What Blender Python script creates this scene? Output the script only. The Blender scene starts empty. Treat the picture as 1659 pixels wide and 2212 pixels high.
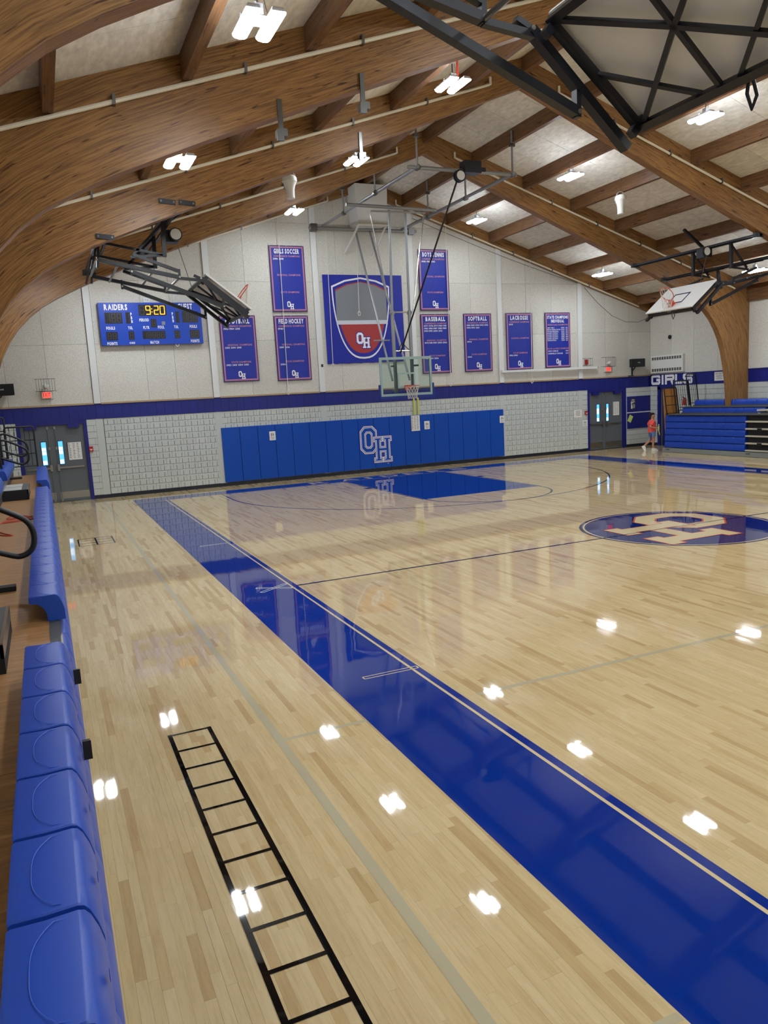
import bpy, math, random
from mathutils import Vector, Matrix
random.seed(7)
sc = bpy.context.scene
col = sc.collection

# ------------------------------------------------------------------ camera
F_PX, YAW, PITCH, ROLL = 1656.99, .4102, -.1506, -.0549
CAM = Vector((-10.9129, -11.0131, 2.7884))
fw = Vector((math.sin(YAW)*math.cos(PITCH), math.cos(YAW)*math.cos(PITCH), math.sin(PITCH)))
rt = Vector((math.cos(YAW), -math.sin(YAW), 0)); up = rt.cross(fw)
r2 = rt*math.cos(ROLL)+up*math.sin(ROLL); u2 = -rt*math.sin(ROLL)+up*math.cos(ROLL)
cam = bpy.data.objects.new('camera', bpy.data.cameras.new('camera')); col.objects.link(cam)
cam.matrix_world = Matrix(((r2.x, u2.x, -fw.x, CAM.x), (r2.y, u2.y, -fw.y, CAM.y), (r2.z, u2.z, -fw.z, CAM.z), (0, 0, 0, 1)))
cam.data.sensor_fit = 'VERTICAL'; cam.data.sensor_height = 24; cam.data.lens = F_PX/2212*24
cam.data.clip_start = .05; cam.data.clip_end = 200
sc.camera = cam

# ------------------------------------------------------------------ light, exposure
LED = 141.0            # radiance of the ceiling fixtures' panels
w = bpy.data.worlds.new('world'); sc.world = w; w.use_nodes = True
w.node_tree.nodes['Background'].inputs[0].default_value = (.75, .86, 1, 1)
w.node_tree.nodes['Background'].inputs[1].default_value = 1.0
sc.cycles.max_bounces = 6; sc.cycles.diffuse_bounces = 4; sc.cycles.glossy_bounces = 3; sc.cycles.transmission_bounces = 4; sc.cycles.caustics_reflective = False; sc.cycles.caustics_refractive = False
sc.cycles.use_adaptive_sampling = True; sc.cycles.adaptive_threshold = .04; sc.cycles.use_light_tree = False; sc.cycles.debug_use_spatial_splits = True
sc.view_settings.view_transform = 'Standard'; sc.view_settings.look = 'None'
sc.view_settings.exposure = 0.0; sc.view_settings.gamma = 1.0; sc.view_settings.use_curve_mapping = False

# ------------------------------------------------------------------ materials
MATS = {}
def s2l(c):
    return tuple((x/255/12.92 if x/255 <= .04045 else ((x/255+.055)/1.055)**2.4) for x in c)
def mat(name, rgb, rough=.5, metal=0, noise=0, nscale=8, bump=0, emit=0, spec=.5, coat=0, stretch=(1, 1, 1), rnd=0, alpha=1, trans=0):
    m = bpy.data.materials.new(name); m.use_nodes = True
    nt = m.node_tree; b = nt.nodes['Principled BSDF']; L = nt.links.new
    c = s2l(rgb)
    b.inputs['Base Color'].default_value = (*c, 1)
    b.inputs['Roughness'].default_value = rough; b.inputs['Metallic'].default_value = metal
    b.inputs['Specular IOR Level'].default_value = spec
    b.inputs['Coat Weight'].default_value = coat; b.inputs['Coat Roughness'].default_value = .05
    if trans: b.inputs['Transmission Weight'].default_value = trans
    if alpha < 1: b.inputs['Alpha'].default_value = alpha
    if emit:
        m.cycles.emission_sampling = 'FRONT_BACK' if emit > 20 else 'NONE'
        b.inputs['Emission Color'].default_value = (*c, 1); b.inputs['Emission Strength'].default_value = emit
    if noise or bump:
        tc = nt.nodes.new('ShaderNodeNewGeometry'); mp = nt.nodes.new('ShaderNodeMapping')
        mp.inputs['Scale'].default_value = stretch; L(tc.outputs['Position'], mp.inputs['Vector'])
        n = nt.nodes.new('ShaderNodeTexNoise'); n.inputs['Scale'].default_value = nscale; n.inputs['Detail'].default_value = 5
        n.inputs['Roughness'].default_value = .65
        L(mp.outputs[0], n.inputs['Vector'])
        if noise:
            cr = nt.nodes.new('ShaderNodeValToRGB')
            cr.color_ramp.elements[0].position = .3; cr.color_ramp.elements[1].position = .7
            cr.color_ramp.elements[0].color = (*[x*(1-noise) for x in c], 1)
            cr.color_ramp.elements[1].color = (*[min(1, x*(1+noise)) for x in c], 1)
            L(n.outputs['Fac'], cr.inputs['Fac']); src = cr.outputs[0]
            if rnd:
                oi = nt.nodes.new('ShaderNodeObjectInfo'); mr = nt.nodes.new('ShaderNodeMapRange')
                mr.inputs['To Min'].default_value = 1-rnd; mr.inputs['To Max'].default_value = 1+rnd
                L(oi.outputs['Random'], mr.inputs['Value'])
                mx = nt.nodes.new('ShaderNodeMix'); mx.data_type = 'RGBA'; mx.blend_type = 'MULTIPLY'; mx.inputs['Factor'].default_value = 1
                L(src, mx.inputs['A']); L(mr.outputs[0], mx.inputs['B']); src = mx.outputs['Result']
            L(src, b.inputs['Base Color'])
        if bump:
            bp = nt.nodes.new('ShaderNodeBump'); bp.inputs['Strength'].default_value = bump; bp.inputs['Distance'].default_value = .01
            L(n.outputs['Fac'], bp.inputs['Height']); L(bp.outputs[0], b.inputs['Normal'])
    MATS[name] = m
    return m

def board_normal(nt, amount):
    """tiny per-board tilt and waviness of a varnished strip floor"""
    L = nt.links.new
    g = nt.nodes.new('ShaderNodeNewGeometry'); sx = nt.nodes.new('ShaderNodeSeparateXYZ'); L(g.outputs['Position'], sx.inputs[0])
    def math_(op, a, bv):
        n = nt.nodes.new('ShaderNodeMath'); n.operation = op
        if hasattr(a, 'links') or hasattr(a, 'node'): L(a, n.inputs[0])
        else: n.inputs[0].default_value = a
        if bv is not None:
            if hasattr(bv, 'node'): L(bv, n.inputs[1])
            else: n.inputs[1].default_value = bv
        return n.outputs[0]
    ix = math_('FLOOR', math_('DIVIDE', sx.outputs['X'], .057), None)
    iy = math_('FLOOR', math_('ADD', math_('MULTIPLY', sx.outputs['Y'], 1.3), math_('MULTIPLY', ix, .37)), None)
    cb = nt.nodes.new('ShaderNodeCombineXYZ'); L(ix, cb.inputs[0]); L(iy, cb.inputs[1])
    wn = nt.nodes.new('ShaderNodeTexWhiteNoise'); wn.noise_dimensions = '3D'; L(cb.outputs[0], wn.inputs['Vector'])
    no = nt.nodes.new('ShaderNodeTexNoise'); no.inputs['Scale'].default_value = 5; no.inputs['Detail'].default_value = 3
    mp = nt.nodes.new('ShaderNodeMapping'); mp.inputs['Scale'].default_value = (2.2, .5, 1); L(g.outputs['Position'], mp.inputs[0]); L(mp.outputs[0], no.inputs['Vector'])
    v1 = nt.nodes.new('ShaderNodeVectorMath'); v1.operation = 'SUBTRACT'; L(wn.outputs['Color'], v1.inputs[0]); v1.inputs[1].default_value = (.5, .5, .5)
    v1b = nt.nodes.new('ShaderNodeVectorMath'); v1b.operation = 'MULTIPLY'; L(v1.outputs[0], v1b.inputs[0]); v1b.inputs[1].default_value = (amount, amount*.35, 0)
    v2 = nt.nodes.new('ShaderNodeVectorMath'); v2.operation = 'SUBTRACT'; L(no.outputs['Color'], v2.inputs[0]); v2.inputs[1].default_value = (.5, .5, .5)
    v2b = nt.nodes.new('ShaderNodeVectorMath'); v2b.operation = 'MULTIPLY'; L(v2.outputs[0], v2b.inputs[0]); v2b.inputs[1].default_value = (amount*1.4, amount*.8, 0)
    a1 = nt.nodes.new('ShaderNodeVectorMath'); a1.operation = 'ADD'; L(v1b.outputs[0], a1.inputs[0]); L(v2b.outputs[0], a1.inputs[1])
    a2 = nt.nodes.new('ShaderNodeVectorMath'); a2.operation = 'ADD'; L(g.outputs['Normal'], a2.inputs[0]); L(a1.outputs[0], a2.inputs[1])
    nn = nt.nodes.new('ShaderNodeVectorMath'); nn.operation = 'NORMALIZE'; L(a2.outputs[0], nn.inputs[0])
    return nn.outputs[0]

TILT = .0045
def floor_paint(name, rgb):
    m = bpy.data.materials.new(name); m.use_nodes = True; nt = m.node_tree; b = nt.nodes['Principled BSDF']
    b.inputs['Base Color'].default_value = (*s2l(rgb), 1); b.inputs['Roughness'].default_value = .35
    b.inputs['Specular IOR Level'].default_value = 0
    b.inputs['Coat Weight'].default_value = 1; b.inputs['Coat Roughness'].default_value = .03; b.inputs['Coat IOR'].default_value = 1.38
    nt.links.new(board_normal(nt, TILT), b.inputs['Coat Normal'])
    MATS[name] = m; return m

def floor_wood():
    m = bpy.data.materials.new('maple_floor'); m.use_nodes = True; nt = m.node_tree; b = nt.nodes['Principled BSDF']; L = nt.links.new
    at = nt.nodes.new('ShaderNodeAttribute'); at.attribute_name = 'rnd'
    cr = nt.nodes.new('ShaderNodeValToRGB'); e = cr.color_ramp.elements
    e[0].position = 0; e[0].color = (*s2l((188, 161, 117)), 1); e[1].position = 1; e[1].color = (*s2l((212, 191, 148)), 1)
    for p, c in ((.07, (196, 170, 124)), (.2, (202, 179, 134)), (.6, (207, 185, 141)), (.85, (210, 189, 145))):
        k = e.new(p); k.color = (*s2l(c), 1)
    L(at.outputs['Fac'], cr.inputs['Fac'])
    g = nt.nodes.new('ShaderNodeNewGeometry'); mp = nt.nodes.new('ShaderNodeMapping'); mp.inputs['Scale'].default_value = (30, 2.2, 1)
    ad = nt.nodes.new('ShaderNodeVectorMath'); ad.operation = 'ADD'; L(g.outputs['Position'], ad.inputs[0])
    cx = nt.nodes.new('ShaderNodeCombineXYZ'); ml = nt.nodes.new('ShaderNodeMath'); ml.operation = 'MULTIPLY'; ml.inputs[1].default_value = 37
    L(at.outputs['Fac'], ml.inputs[0]); L(ml.outputs[0], cx.inputs[1]); L(cx.outputs[0], ad.inputs[1]); L(ad.outputs[0], mp.inputs[0])
    n = nt.nodes.new('ShaderNodeTexNoise'); n.inputs['Scale'].default_value = 1.3; n.inputs['Detail'].default_value = 6; n.inputs['Roughness'].default_value = .7
    L(mp.outputs[0], n.inputs['Vector'])
    r2_ = nt.nodes.new('ShaderNodeValToRGB'); q = r2_.color_ramp.elements
    q[0].position = .25; q[0].color = (.8, .75, .68, 1); q[1].position = .55; q[1].color = (1.03, 1.02, 1.0, 1)
    L(n.outputs['Fac'], r2_.inputs['Fac'])
    mx = nt.nodes.new('ShaderNodeMix'); mx.data_type = 'RGBA'; mx.blend_type = 'MULTIPLY'; mx.inputs['Factor'].default_value = .8
    L(cr.outputs[0], mx.inputs['A']); L(r2_.outputs[0], mx.inputs['B']); L(mx.outputs['Result'], b.inputs['Base Color'])
    b.inputs['Roughness'].default_value = .4; b.inputs['Specular IOR Level'].default_value = 0
    b.inputs['Coat Weight'].default_value = 1; b.inputs['Coat Roughness'].default_value = .03; b.inputs['Coat IOR'].default_value = 1.38
    L(board_normal(nt, TILT), b.inputs['Coat Normal'])
    MATS['maple_floor'] = m

def glulam(name, dark, light):
    m = bpy.data.materials.new(name); m.use_nodes = True; nt = m.node_tree; b = nt.nodes['Principled BSDF']; L = nt.links.new
    uv = nt.nodes.new('ShaderNodeUVMap'); oi = nt.nodes.new('ShaderNodeObjectInfo')
    ad = nt.nodes.new('ShaderNodeVectorMath'); ad.operation = 'ADD'; L(uv.outputs[0], ad.inputs[0])
    cx = nt.nodes.new('ShaderNodeCombineXYZ'); ml = nt.nodes.new('ShaderNodeMath'); ml.operation = 'MULTIPLY'; ml.inputs[1].default_value = 50
    L(oi.outputs['Random'], ml.inputs[0]); L(ml.outputs[0], cx.inputs[0]); L(cx.outputs[0], ad.inputs[1])
    def noise(scale, det, rough, sc_):
        mp = nt.nodes.new('ShaderNodeMapping'); mp.inputs['Scale'].default_value = scale; L(ad.outputs[0], mp.inputs[0])
        n = nt.nodes.new('ShaderNodeTexNoise'); n.inputs['Scale'].default_value = sc_; n.inputs['Detail'].default_value = det; n.inputs['Roughness'].default_value = rough
        n.inputs['Distortion'].default_value = .6
        L(mp.outputs[0], n.inputs['Vector']); return n.outputs['Fac']
    f1 = noise((1.6, 44, 1), 5, .65, 1.0)
    cr = nt.nodes.new('ShaderNodeValToRGB'); e = cr.color_ramp.elements
    e[0].position = .38; e[0].color = (*s2l(dark), 1); e[1].position = .62; e[1].color = (*s2l(light), 1)
    L(f1, cr.inputs['Fac'])
    f2 = noise((2.4, 20, 1), 2, .5, 1.0)        # dark knots and streaks
    c2 = nt.nodes.new('ShaderNodeValToRGB'); q = c2.color_ramp.elements
    q[0].position = .3; q[0].color = (.3, .22, .2, 1); q[1].position = .36; q[1].color = (1, 1, 1, 1)
    L(f2, c2.inputs['Fac'])
    mx = nt.nodes.new('ShaderNodeMix'); mx.data_type = 'RGBA'; mx.blend_type = 'MULTIPLY'; mx.inputs['Factor'].default_value = 1
    L(cr.outputs[0], mx.inputs['A']); L(c2.outputs[0], mx.inputs['B']); L(mx.outputs['Result'], b.inputs['Base Color'])
    b.inputs['Roughness'].default_value = .42; b.inputs['Specular IOR Level'].default_value = .35
    MATS[name] = m

floor_wood()
glulam('glulam', (110, 77, 45), (162, 119, 69)); glulam('purlin_wood', (93, 64, 43), (127, 92, 60))
floor_paint('paint_blue', (6, 44, 134)); floor_paint('paint_navy', (10, 24, 84)); floor_paint('paint_natural', (214, 194, 152))
floor_paint('paint_circle', (12, 34, 108)); floor_paint('paint_black', (14, 14, 16)); floor_paint('paint_grey', (184, 174, 144)); floor_paint('paint_white', (222, 222, 214)); floor_paint('paint_red', (206, 84, 60))
mat('subfloor', (52, 38, 24), .8)
mat('tectum', (210, 208, 199), .95, noise=.2, nscale=38, bump=.5, rnd=.05, spec=.1)
mat('deck', (232, 229, 219), .95, noise=.17, nscale=5, bump=.4, rnd=.05, spec=.1, stretch=(2.4, .8, 1))
mat('block', (200, 206, 202), .75, noise=.05, nscale=30, bump=.25, rnd=.03)
mat('mortar', (104, 108, 106), .9); mat('slot_shade', (40, 42, 42), .9)  # slot backs: shade of the block cavity put in as dark colour
mat('band_blue', (14, 28, 122), .5, noise=.06, nscale=6, rnd=.06)
mat('door_blue', (24, 30, 122), .4); mat('wood_trim', (178, 150, 112), .6, noise=.12, nscale=4, stretch=(1, 1, 12))
mat('column_white', (222, 224, 222), .6); mat('pilaster', (198, 204, 200), .7)
mat('pad_blue', (4, 74, 176), .5, noise=.03, nscale=40, spec=.3)
mat('door_grey', (96, 102, 108), .45); mat('steel', (170, 166, 158), .35, metal=1); mat('steel_dark', (120, 120, 118), .35, metal=1)
mat('black_metal', (17, 19, 26), .42); mat('black_rubber', (22, 22, 24), .7); mat('pipe_grey', (150, 153, 154), .4, metal=.6)
mat('chrome', (205, 206, 206), .22, metal=1); mat('conduit', (222, 214, 192), .6)
mat('banner_blue', (22, 44, 152), .55, noise=.05, nscale=3); mat('banner_edge', (40, 34, 92), .6); mat('banner_pink', (178, 118, 152), .6)
mat('mascot_blue', (16, 34, 152), .6, noise=.05, nscale=3)
mat('white_print', (240, 240, 246), .6); mat('pink_print', (206, 140, 158), .6); mat('red_print', (168, 52, 54), .6); mat('grey_print', (128, 132, 138), .6); mat('pale_print', (206, 210, 222), .6)
mat('score_blue', (14, 66, 178), .4); mat('score_panel', (32, 30, 34), .3); mat('score_dim', (66, 64, 68), .4); mat('score_lit', (255, 178, 50), .5, emit=1.5)
mat('baseboard', (26, 28, 44), .5)
mat('white_plastic', (232, 232, 226), .45); mat('heater_white', (226, 228, 224), .5); mat('vent_dark', (90, 92, 90), .6)
mat('seat_blue', (30, 74, 178), .38, spec=.5); mat('seat_edge', (58, 102, 204), .4); mat('seat_blue_far', (10, 60, 166), .4)
mat('deck_wood', (164, 122, 76), .4, noise=.32, nscale=3, stretch=(1.2, 14, 1)); mat('step_grey', (70, 72, 76), .6); mat('step_light', (176, 178, 176), .5)
mat('kick_grey', (128, 134, 134), .5); mat('tread_edge', (196, 190, 172), .5); mat('cord_orange', (200, 78, 42), .5)
mat('rim_orange', (206, 70, 40), .4); mat('net_white', (214, 208, 196), .8); mat('board_white', (232, 232, 228), .35); mat('board_back', (244, 242, 236), .8)
mat('glass_frame', (150, 176, 170), .3); mat('glass', (220, 238, 232), .03, trans=1.0); mat('blue_rubber', (18, 46, 128), .6)
mat('exit_red', (255, 96, 84), .5, emit=1.2); mat('alarm_red', (170, 40, 34), .4); mat('paper', (236, 236, 232), .8); mat('paper_yellow', (206, 222, 116), .8); mat('ink', (58, 58, 66), .8)
mat('window_sky', (88, 178, 240), .3, emit=1.35); mat('window_white', (222, 240, 255), .3, emit=1.5)
mat('rope', (222, 220, 212), .8); mat('wire', (70, 68, 66), .6); mat('belt_black', (14, 14, 16), .6); mat('tie_red', (220, 60, 40), .5)
mat('led', (240, 247, 255), .4, emit=LED)
mat('housing', (186, 190, 194), .4); mat('skin', (196, 142, 112), .55); mat('shirt', (226, 84, 74), .8); mat('denim', (98, 126, 170), .85); mat('hair', (38, 28, 24), .5); mat('shoe', (236, 236, 230), .6)
mat('yellow_green', (206, 210, 110), .6); mat('plank_wood', (190, 132, 66), .5, noise=.2, nscale=4, stretch=(8, 8, 1)); mat('bulletin', (24, 30, 118), .6)

# ------------------------------------------------------------------ mesh helpers
ORG = {}
class M:
    def __init__(s, fn=None): s.v = []; s.f = []; s.m = []; s.mi = 0; s.fn = fn; s.uv = None
    def add(s, vs, fs):
        n = len(s.v); s.v += [tuple(s.fn(*p)) if s.fn else tuple(p) for p in vs]
        s.f += [[i+n for i in f] for f in fs]; s.m += [s.mi]*len(fs); return s
    def box(s, x0, x1, y0, y1, z0, z1):
        return s.add([(x0, y0, z0), (x1, y0, z0), (x1, y1, z0), (x0, y1, z0), (x0, y0, z1), (x1, y0, z1), (x1, y1, z1), (x0, y1, z1)],
                     [(3, 2, 1, 0), (4, 5, 6, 7), (0, 1, 5, 4), (1, 2, 6, 5), (2, 3, 7, 6), (3, 0, 4, 7)])
    def hexa(s, p):   # 8 points, bottom ring then top ring
        return s.add(p, [(3, 2, 1, 0), (4, 5, 6, 7), (0, 1, 5, 4), (1, 2, 6, 5), (2, 3, 7, 6), (3, 0, 4, 7)])
    def bar(s, p, q, wd, h=None, upv=(0, 0, 1)):
        p, q = Vector(p), Vector(q); h = h or wd; d = (q-p).normalized(); U = Vector(upv)
        if abs(d.dot(U)) > .98: U = Vector((0, 1, 0))
        a = d.cross(U).normalized()*wd/2; b = a.cross(d).normalized()*h/2
        return s.hexa([p-a-b, p+a-b, p+a+b, p-a+b, q-a-b, q+a-b, q+a+b, q-a+b])
    def tube(s, pts, r, n=8, closed=False):
        pts = [Vector(p) for p in pts]; k = len(pts); vs = []; pa = None
        for i, p in enumerate(pts):
            if closed: d = pts[(i+1) % k]-pts[i-1]
            else: d = pts[min(i+1, k-1)]-pts[max(i-1, 0)]
            d.normalize()
            if pa is None:
                U = Vector((0, 0, 1)) if abs(d.z) < .9 else Vector((1, 0, 0)); a = d.cross(U).normalized()
            else: a = (pa-d*pa.dot(d)).normalized()
            pa = a; b = d.cross(a); rr = r[i] if isinstance(r, (list, tuple)) else r
            vs += [p+(a*math.cos(2*math.pi*j/n)+b*math.sin(2*math.pi*j/n))*rr for j in range(n)]
        fs = []
        for i in range(k if closed else k-1):
            i2 = (i+1) % k
            fs += [(i*n+j, i*n+(j+1) % n, i2*n+(j+1) % n, i2*n+j) for j in range(n)]
        if not closed: fs += [tuple(range(n))[::-1], tuple(range((k-1)*n, k*n))]
        return s.add(vs, fs)
    def prism(s, poly, to3, d0, d1):   # poly: 2-D points; to3(a,b,d)
        n = len(poly); vs = [to3(a, b, d0) for a, b in poly]+[to3(a, b, d1) for a, b in poly]
        return s.add(vs, [tuple(range(n))[::-1], tuple(range(n, 2*n))]+[(i, (i+1) % n, n+(i+1) % n, n+i) for i in range(n)])
    def lathe(s, prof, c, n=20, axis='z'):
        vs = []; cx, cy, cz = c
        for r, h in prof:
            for j in range(n):
                a = 2*math.pi*j/n; p, q = r*math.cos(a), r*math.sin(a)
                vs.append({'z': (cx+p, cy+q, cz+h), 'y': (cx+p, cy+h, cz+q), 'x': (cx+h, cy+p, cz+q)}[axis])
        k = len(prof); fs = [(i*n+j, i*n+(j+1) % n, (i+1)*n+(j+1) % n, (i+1)*n+j) for i in range(k-1) for j in range(n)]
        return s.add(vs, fs+[tuple(range(n))[::-1], tuple(range((k-1)*n, k*n))])
    def quad(s, a, b, c, d): return s.add([a, b, c, d], [(0, 1, 2, 3)])
    def mesh(s, name, mats, smooth=False, org=None):
        me = bpy.data.meshes.new(name)
        o = org or (0, 0, 0)
        me.from_pydata([(p[0]-o[0], p[1]-o[1], p[2]-o[2]) for p in s.v], [], s.f)
        for k in (mats if isinstance(mats, (list, tuple)) else [mats]): me.materials.append(MATS[k])
        if any(s.m): me.polygons.foreach_set('material_index', s.m)
        if smooth:
            me.polygons.foreach_set('use_smooth', [True]*len(me.polygons))
            try: me.set_sharp_from_angle(angle=math.radians(40))
            except Exception: pass
        me.update(); return me
    def build(s, name, mats, parent=None, smooth=False, **props):
        org = ORG.get(parent.name) if parent else None
        ob = bpy.data.objects.new(name, s.mesh(name, mats, smooth, org)); col.objects.link(ob)
        if parent: ob.parent = parent; ORG[ob.name] = org or (0, 0, 0)
        else: ORG[ob.name] = (0, 0, 0)
        return tag(ob, **props)
def tag(o, label=None, cat=None, group=None, kind=None):
    if label: o['label'] = label
    if cat: o['category'] = cat
    if group: o['group'] = group
    if kind: o['kind'] = kind
    return o
def thing(name, loc, label, cat, group=None, world=True, rz=0):
    o = bpy.data.objects.new(name, None); col.objects.link(o); o.location = loc; o.rotation_euler.z = rz; o.empty_display_size = .1
    ORG[o.name] = tuple(loc) if world else (0, 0, 0)
    return tag(o, label, cat, group)
def inst(me, name, parent, loc, rz=0):
    o = bpy.data.objects.new(name, me); col.objects.link(o); o.parent = parent
    g = ORG.get(parent.name, (0, 0, 0)) if parent else (0, 0, 0)
    o.location = (loc[0]-g[0], loc[1]-g[1], loc[2]-g[2]); o.rotation_euler.z = rz
    ORG[o.name] = (0, 0, 0)
    return o
def copy_tree(o, parent=None):
    c = o.copy(); col.objects.link(c); c.parent = parent; ORG[c.name] = ORG.get(o.name, (0, 0, 0))
    for ch in list(o.children): copy_tree(ch, c)
    return c
def arc(c, r, a0, a1, n, to3): return [to3(c[0]+r*math.cos(a0+(a1-a0)*i/n), c[1]+r*math.sin(a0+(a1-a0)*i/n)) for i in range(n+1)]

# ------------------------------------------------------------------ lettering (glyphs of the built-in font, baked once)
GL = {}
def bake_glyphs(bold=False):
    chars = 'ABCDEFGHIJKLMNOPQRSTUVWXYZ' if bold else 'ABCDEFGHIJKLMNOPQRSTUVWXYZabcdefghijklmnopqrstuvwxyz0123456789:.-'
    obs = []
    for ch in chars:
        c = bpy.data.curves.new('g', 'FONT'); c.body = ch; c.resolution_u = 2; c.offset = .045 if bold else .018
        o = bpy.data.objects.new('g', c); col.objects.link(o); obs.append(o)
    bpy.context.view_layer.update(); dg = bpy.context.evaluated_depsgraph_get()
    for ch, o in zip(chars, obs):
        me = bpy.data.meshes.new_from_object(o.evaluated_get(dg))
        vs = [(v.co.x, v.co.y) for v in me.vertices]; x0 = min(v[0] for v in vs); x1 = max(v[0] for v in vs)
        GL[('*' if bold else '')+ch] = ([(x-x0, y) for x, y in vs], [tuple(p.vertices) for p in me.polygons], x1-x0)
        c = o.data; bpy.data.objects.remove(o); bpy.data.curves.remove(c); bpy.data.meshes.remove(me)
bake_glyphs(); bake_glyphs(True)
def text(m, s, x, y, h, to3, width=None, align='c', gap=.11, bold=0):
    """capital height h; width squeezes or widens the whole line"""
    if isinstance(m, Lines): m = m.line()
    k = h/.70; pen = 0; items = []
    for ch in (['*'+c if bold and c != ' ' else c for c in s] if isinstance(s, str) else s):
        if ch == ' ': pen += .32; continue
        items.append((ch, pen)); pen += GL[ch][2]+gap
    tot = max(pen-gap, .01); kx = width/tot if width else k
    off = {'c': -tot*kx/2, 'l': 0, 'r': -tot*kx}[align]
    for ch, p in items:
        vs, fs, wd = GL[ch]
        m.add([to3(x+off+(p+a)*kx, y+b*k) for a, b in vs], fs)
def ribbon(m, pts, wd, to3):
    n = len(pts); L_, R_ = [], []
    for i in range(n):
        d0 = (Vector(pts[i])-Vector(pts[i-1])).normalized() if i else None
        d1 = (Vector(pts[i+1])-Vector(pts[i])).normalized() if i < n-1 else None
        t = ((d0 or d1)+(d1 or d0)).normalized(); nn = Vector((-t.y, t.x)); k = wd/2/max(.4, nn.dot(Vector((-(d1 or d0).y, (d1 or d0).x))))
        p = Vector(pts[i]); L_.append(p+nn*k); R_.append(p-nn*k)
    m.add([to3(*p) for p in L_+R_], [(i, i+1, n+i+1, n+i) for i in range(n-1)])
class Lines:
    def __init__(s): s.l = []
    def line(s): m = M(); s.l.append(m); return m
    def build(s, name, mm, parent):
        for m in s.l:
            if m.v: m.build(name, mm, parent)
def emblem(e, to3, wide=False):
    """the interlocked slab O and H, unit height; e grows the strokes.  returns two meshes' worth of quads for (O, H)"""
    W_, H_ = .95, 1.0
    def octo(x0, x1, y0, y1, c): return [(x0+c, y0), (x1-c, y0), (x1, y0+c), (x1, y1-c), (x1-c, y1), (x0+c, y1), (x0, y1-c), (x0, y0+c)]
    def O_(m):
        a = octo(0-e, .62+e, .39-e, 1+e, .17+e*.4) if wide else octo(0-e, .52+e, .27-e, 1+e, .13+e*.4)
        b = octo(.135+e, .485-e, .515+e, .875-e, max(.09-e*.4, .01)) if wide else octo(.15+e, .37-e, .42+e, .85-e, max(.055-e*.4, .01))
        n = len(m.v); m.add([to3(*p) for p in a+b], [(i, (i+1) % 8, 8+(i+1) % 8, 8+i) for i in range(8)])
    def H_(m):
        mid = .725
        R_ = [(.50-e, .64+e, .1+e, .59-e), (.81-e, .95+e, .1+e, .59-e), (.64+e, .81-e, .285-e, .405+e)]
        for y0, y1 in ((-e, .1+e), (.59-e, .69+e)): R_ += [(.44-e, min(.70+e, mid), y0, y1), (max(.75-e, mid), 1.01+e, y0, y1)]
        if wide:
            R_ = [(.35-e, .475+e, .1+e, .51-e), (.775-e, .9+e, .1+e, .51-e), (.475+e, .775-e, .25-e, .36+e)]
            for y0, y1 in ((-e, .1+e), (.51-e, .61+e)): R_ += [(.29-e, .535+e, y0, y1), (.715-e, .96+e, y0, y1)]
        for x0, x1, y0, y1 in R_: m.add([to3(x0, y0), to3(x1, y0), to3(x1, y1), to3(x0, y1)], [(0, 1, 2, 3)])
    return O_, H_
# ================================================================== FLOOR
X0, XL, XR, YE, YB = .21, -13.02, 13.43, 15.19, -15.2     # ridge line, side walls, end walls
S, HB = 7.63, 12.89                                        # sideline and baseline of the court
def P2(p):
    d = Vector(p)-CAM; z = d.dot(fw)
    if z <= .1: return None
    return (829.5+F_PX*d.dot(r2)/z, 1106-F_PX*d.dot(u2)/z, z)
fl = M().box(XL-.3, XR+.3, YB-.3, YE+.3, -.3, -.006).build('floor', 'subfloor', kind='structure')
BW = .057
def make_floor():
    rng = random.Random(3); vis = []; x = XL; rest = []
    while x < XR:
        g = .0011 if rng.random() < .3 else .0004
        y = YB - rng.random()*1.2; near = True
        while y < YE:
            ln = rng.choice((.35, .5, .62, .75, .9, 1.05, 1.3)); a, b = max(y, YB), min(y+ln, YE)
            if b > a+.02:
                r = rng.random(); r = r*r*.25 if rng.random() < .22 else .25+.75*r
                bd = (x+g/2, min(x+BW, XR)-g/2, a+.0004, b-.0004, r)
                c = P2(((bd[0]+bd[1])/2, (a+b)/2, 0)); sz = 0
                if c and -40 < c[0] < 1700 and 900 < c[1] < 2250 and bd[0] > -10.85: sz = (b-a)/c[2]**2
                (vis if sz else rest).append((sz, bd))
            y += ln
        x += BW
    vis.sort(reverse=True); one, rest = [b for _, b in vis[:300]], [b for _, b in vis[300:]+rest]
    def arr(bs):
        v, f, r = [], [], []
        for x0, x1, y0, y1, q in bs:
            n = len(v); z = -.007
            v += [(x0, y0, z), (x1, y0, z), (x1, y1, z), (x0, y1, z), (x0, y0, 0), (x1, y0, 0), (x1, y1, 0), (x0, y1, 0)]
            f += [(n+4, n+5, n+6, n+7), (n, n+1, n+5, n+4), (n+1, n+2, n+6, n+5), (n+2, n+3, n+7, n+6), (n+3, n, n+4, n+7)]; r += [q]*8
        return v, f, r
    def mk(bs, name):
        v, f, r = arr(bs); me = bpy.data.meshes.new(name); me.from_pydata(v, [], f); me.materials.append(MATS['maple_floor'])
        at = me.attributes.new('rnd', 'FLOAT', 'POINT'); at.data.foreach_set('value', r)
        o = bpy.data.objects.new(name, me); col.objects.link(o); o.parent = fl; return o
    for b in one: mk([b], 'floor_board')
    tag(mk(rest, 'strip_flooring'), kind='stuff')
make_floor()
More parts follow.
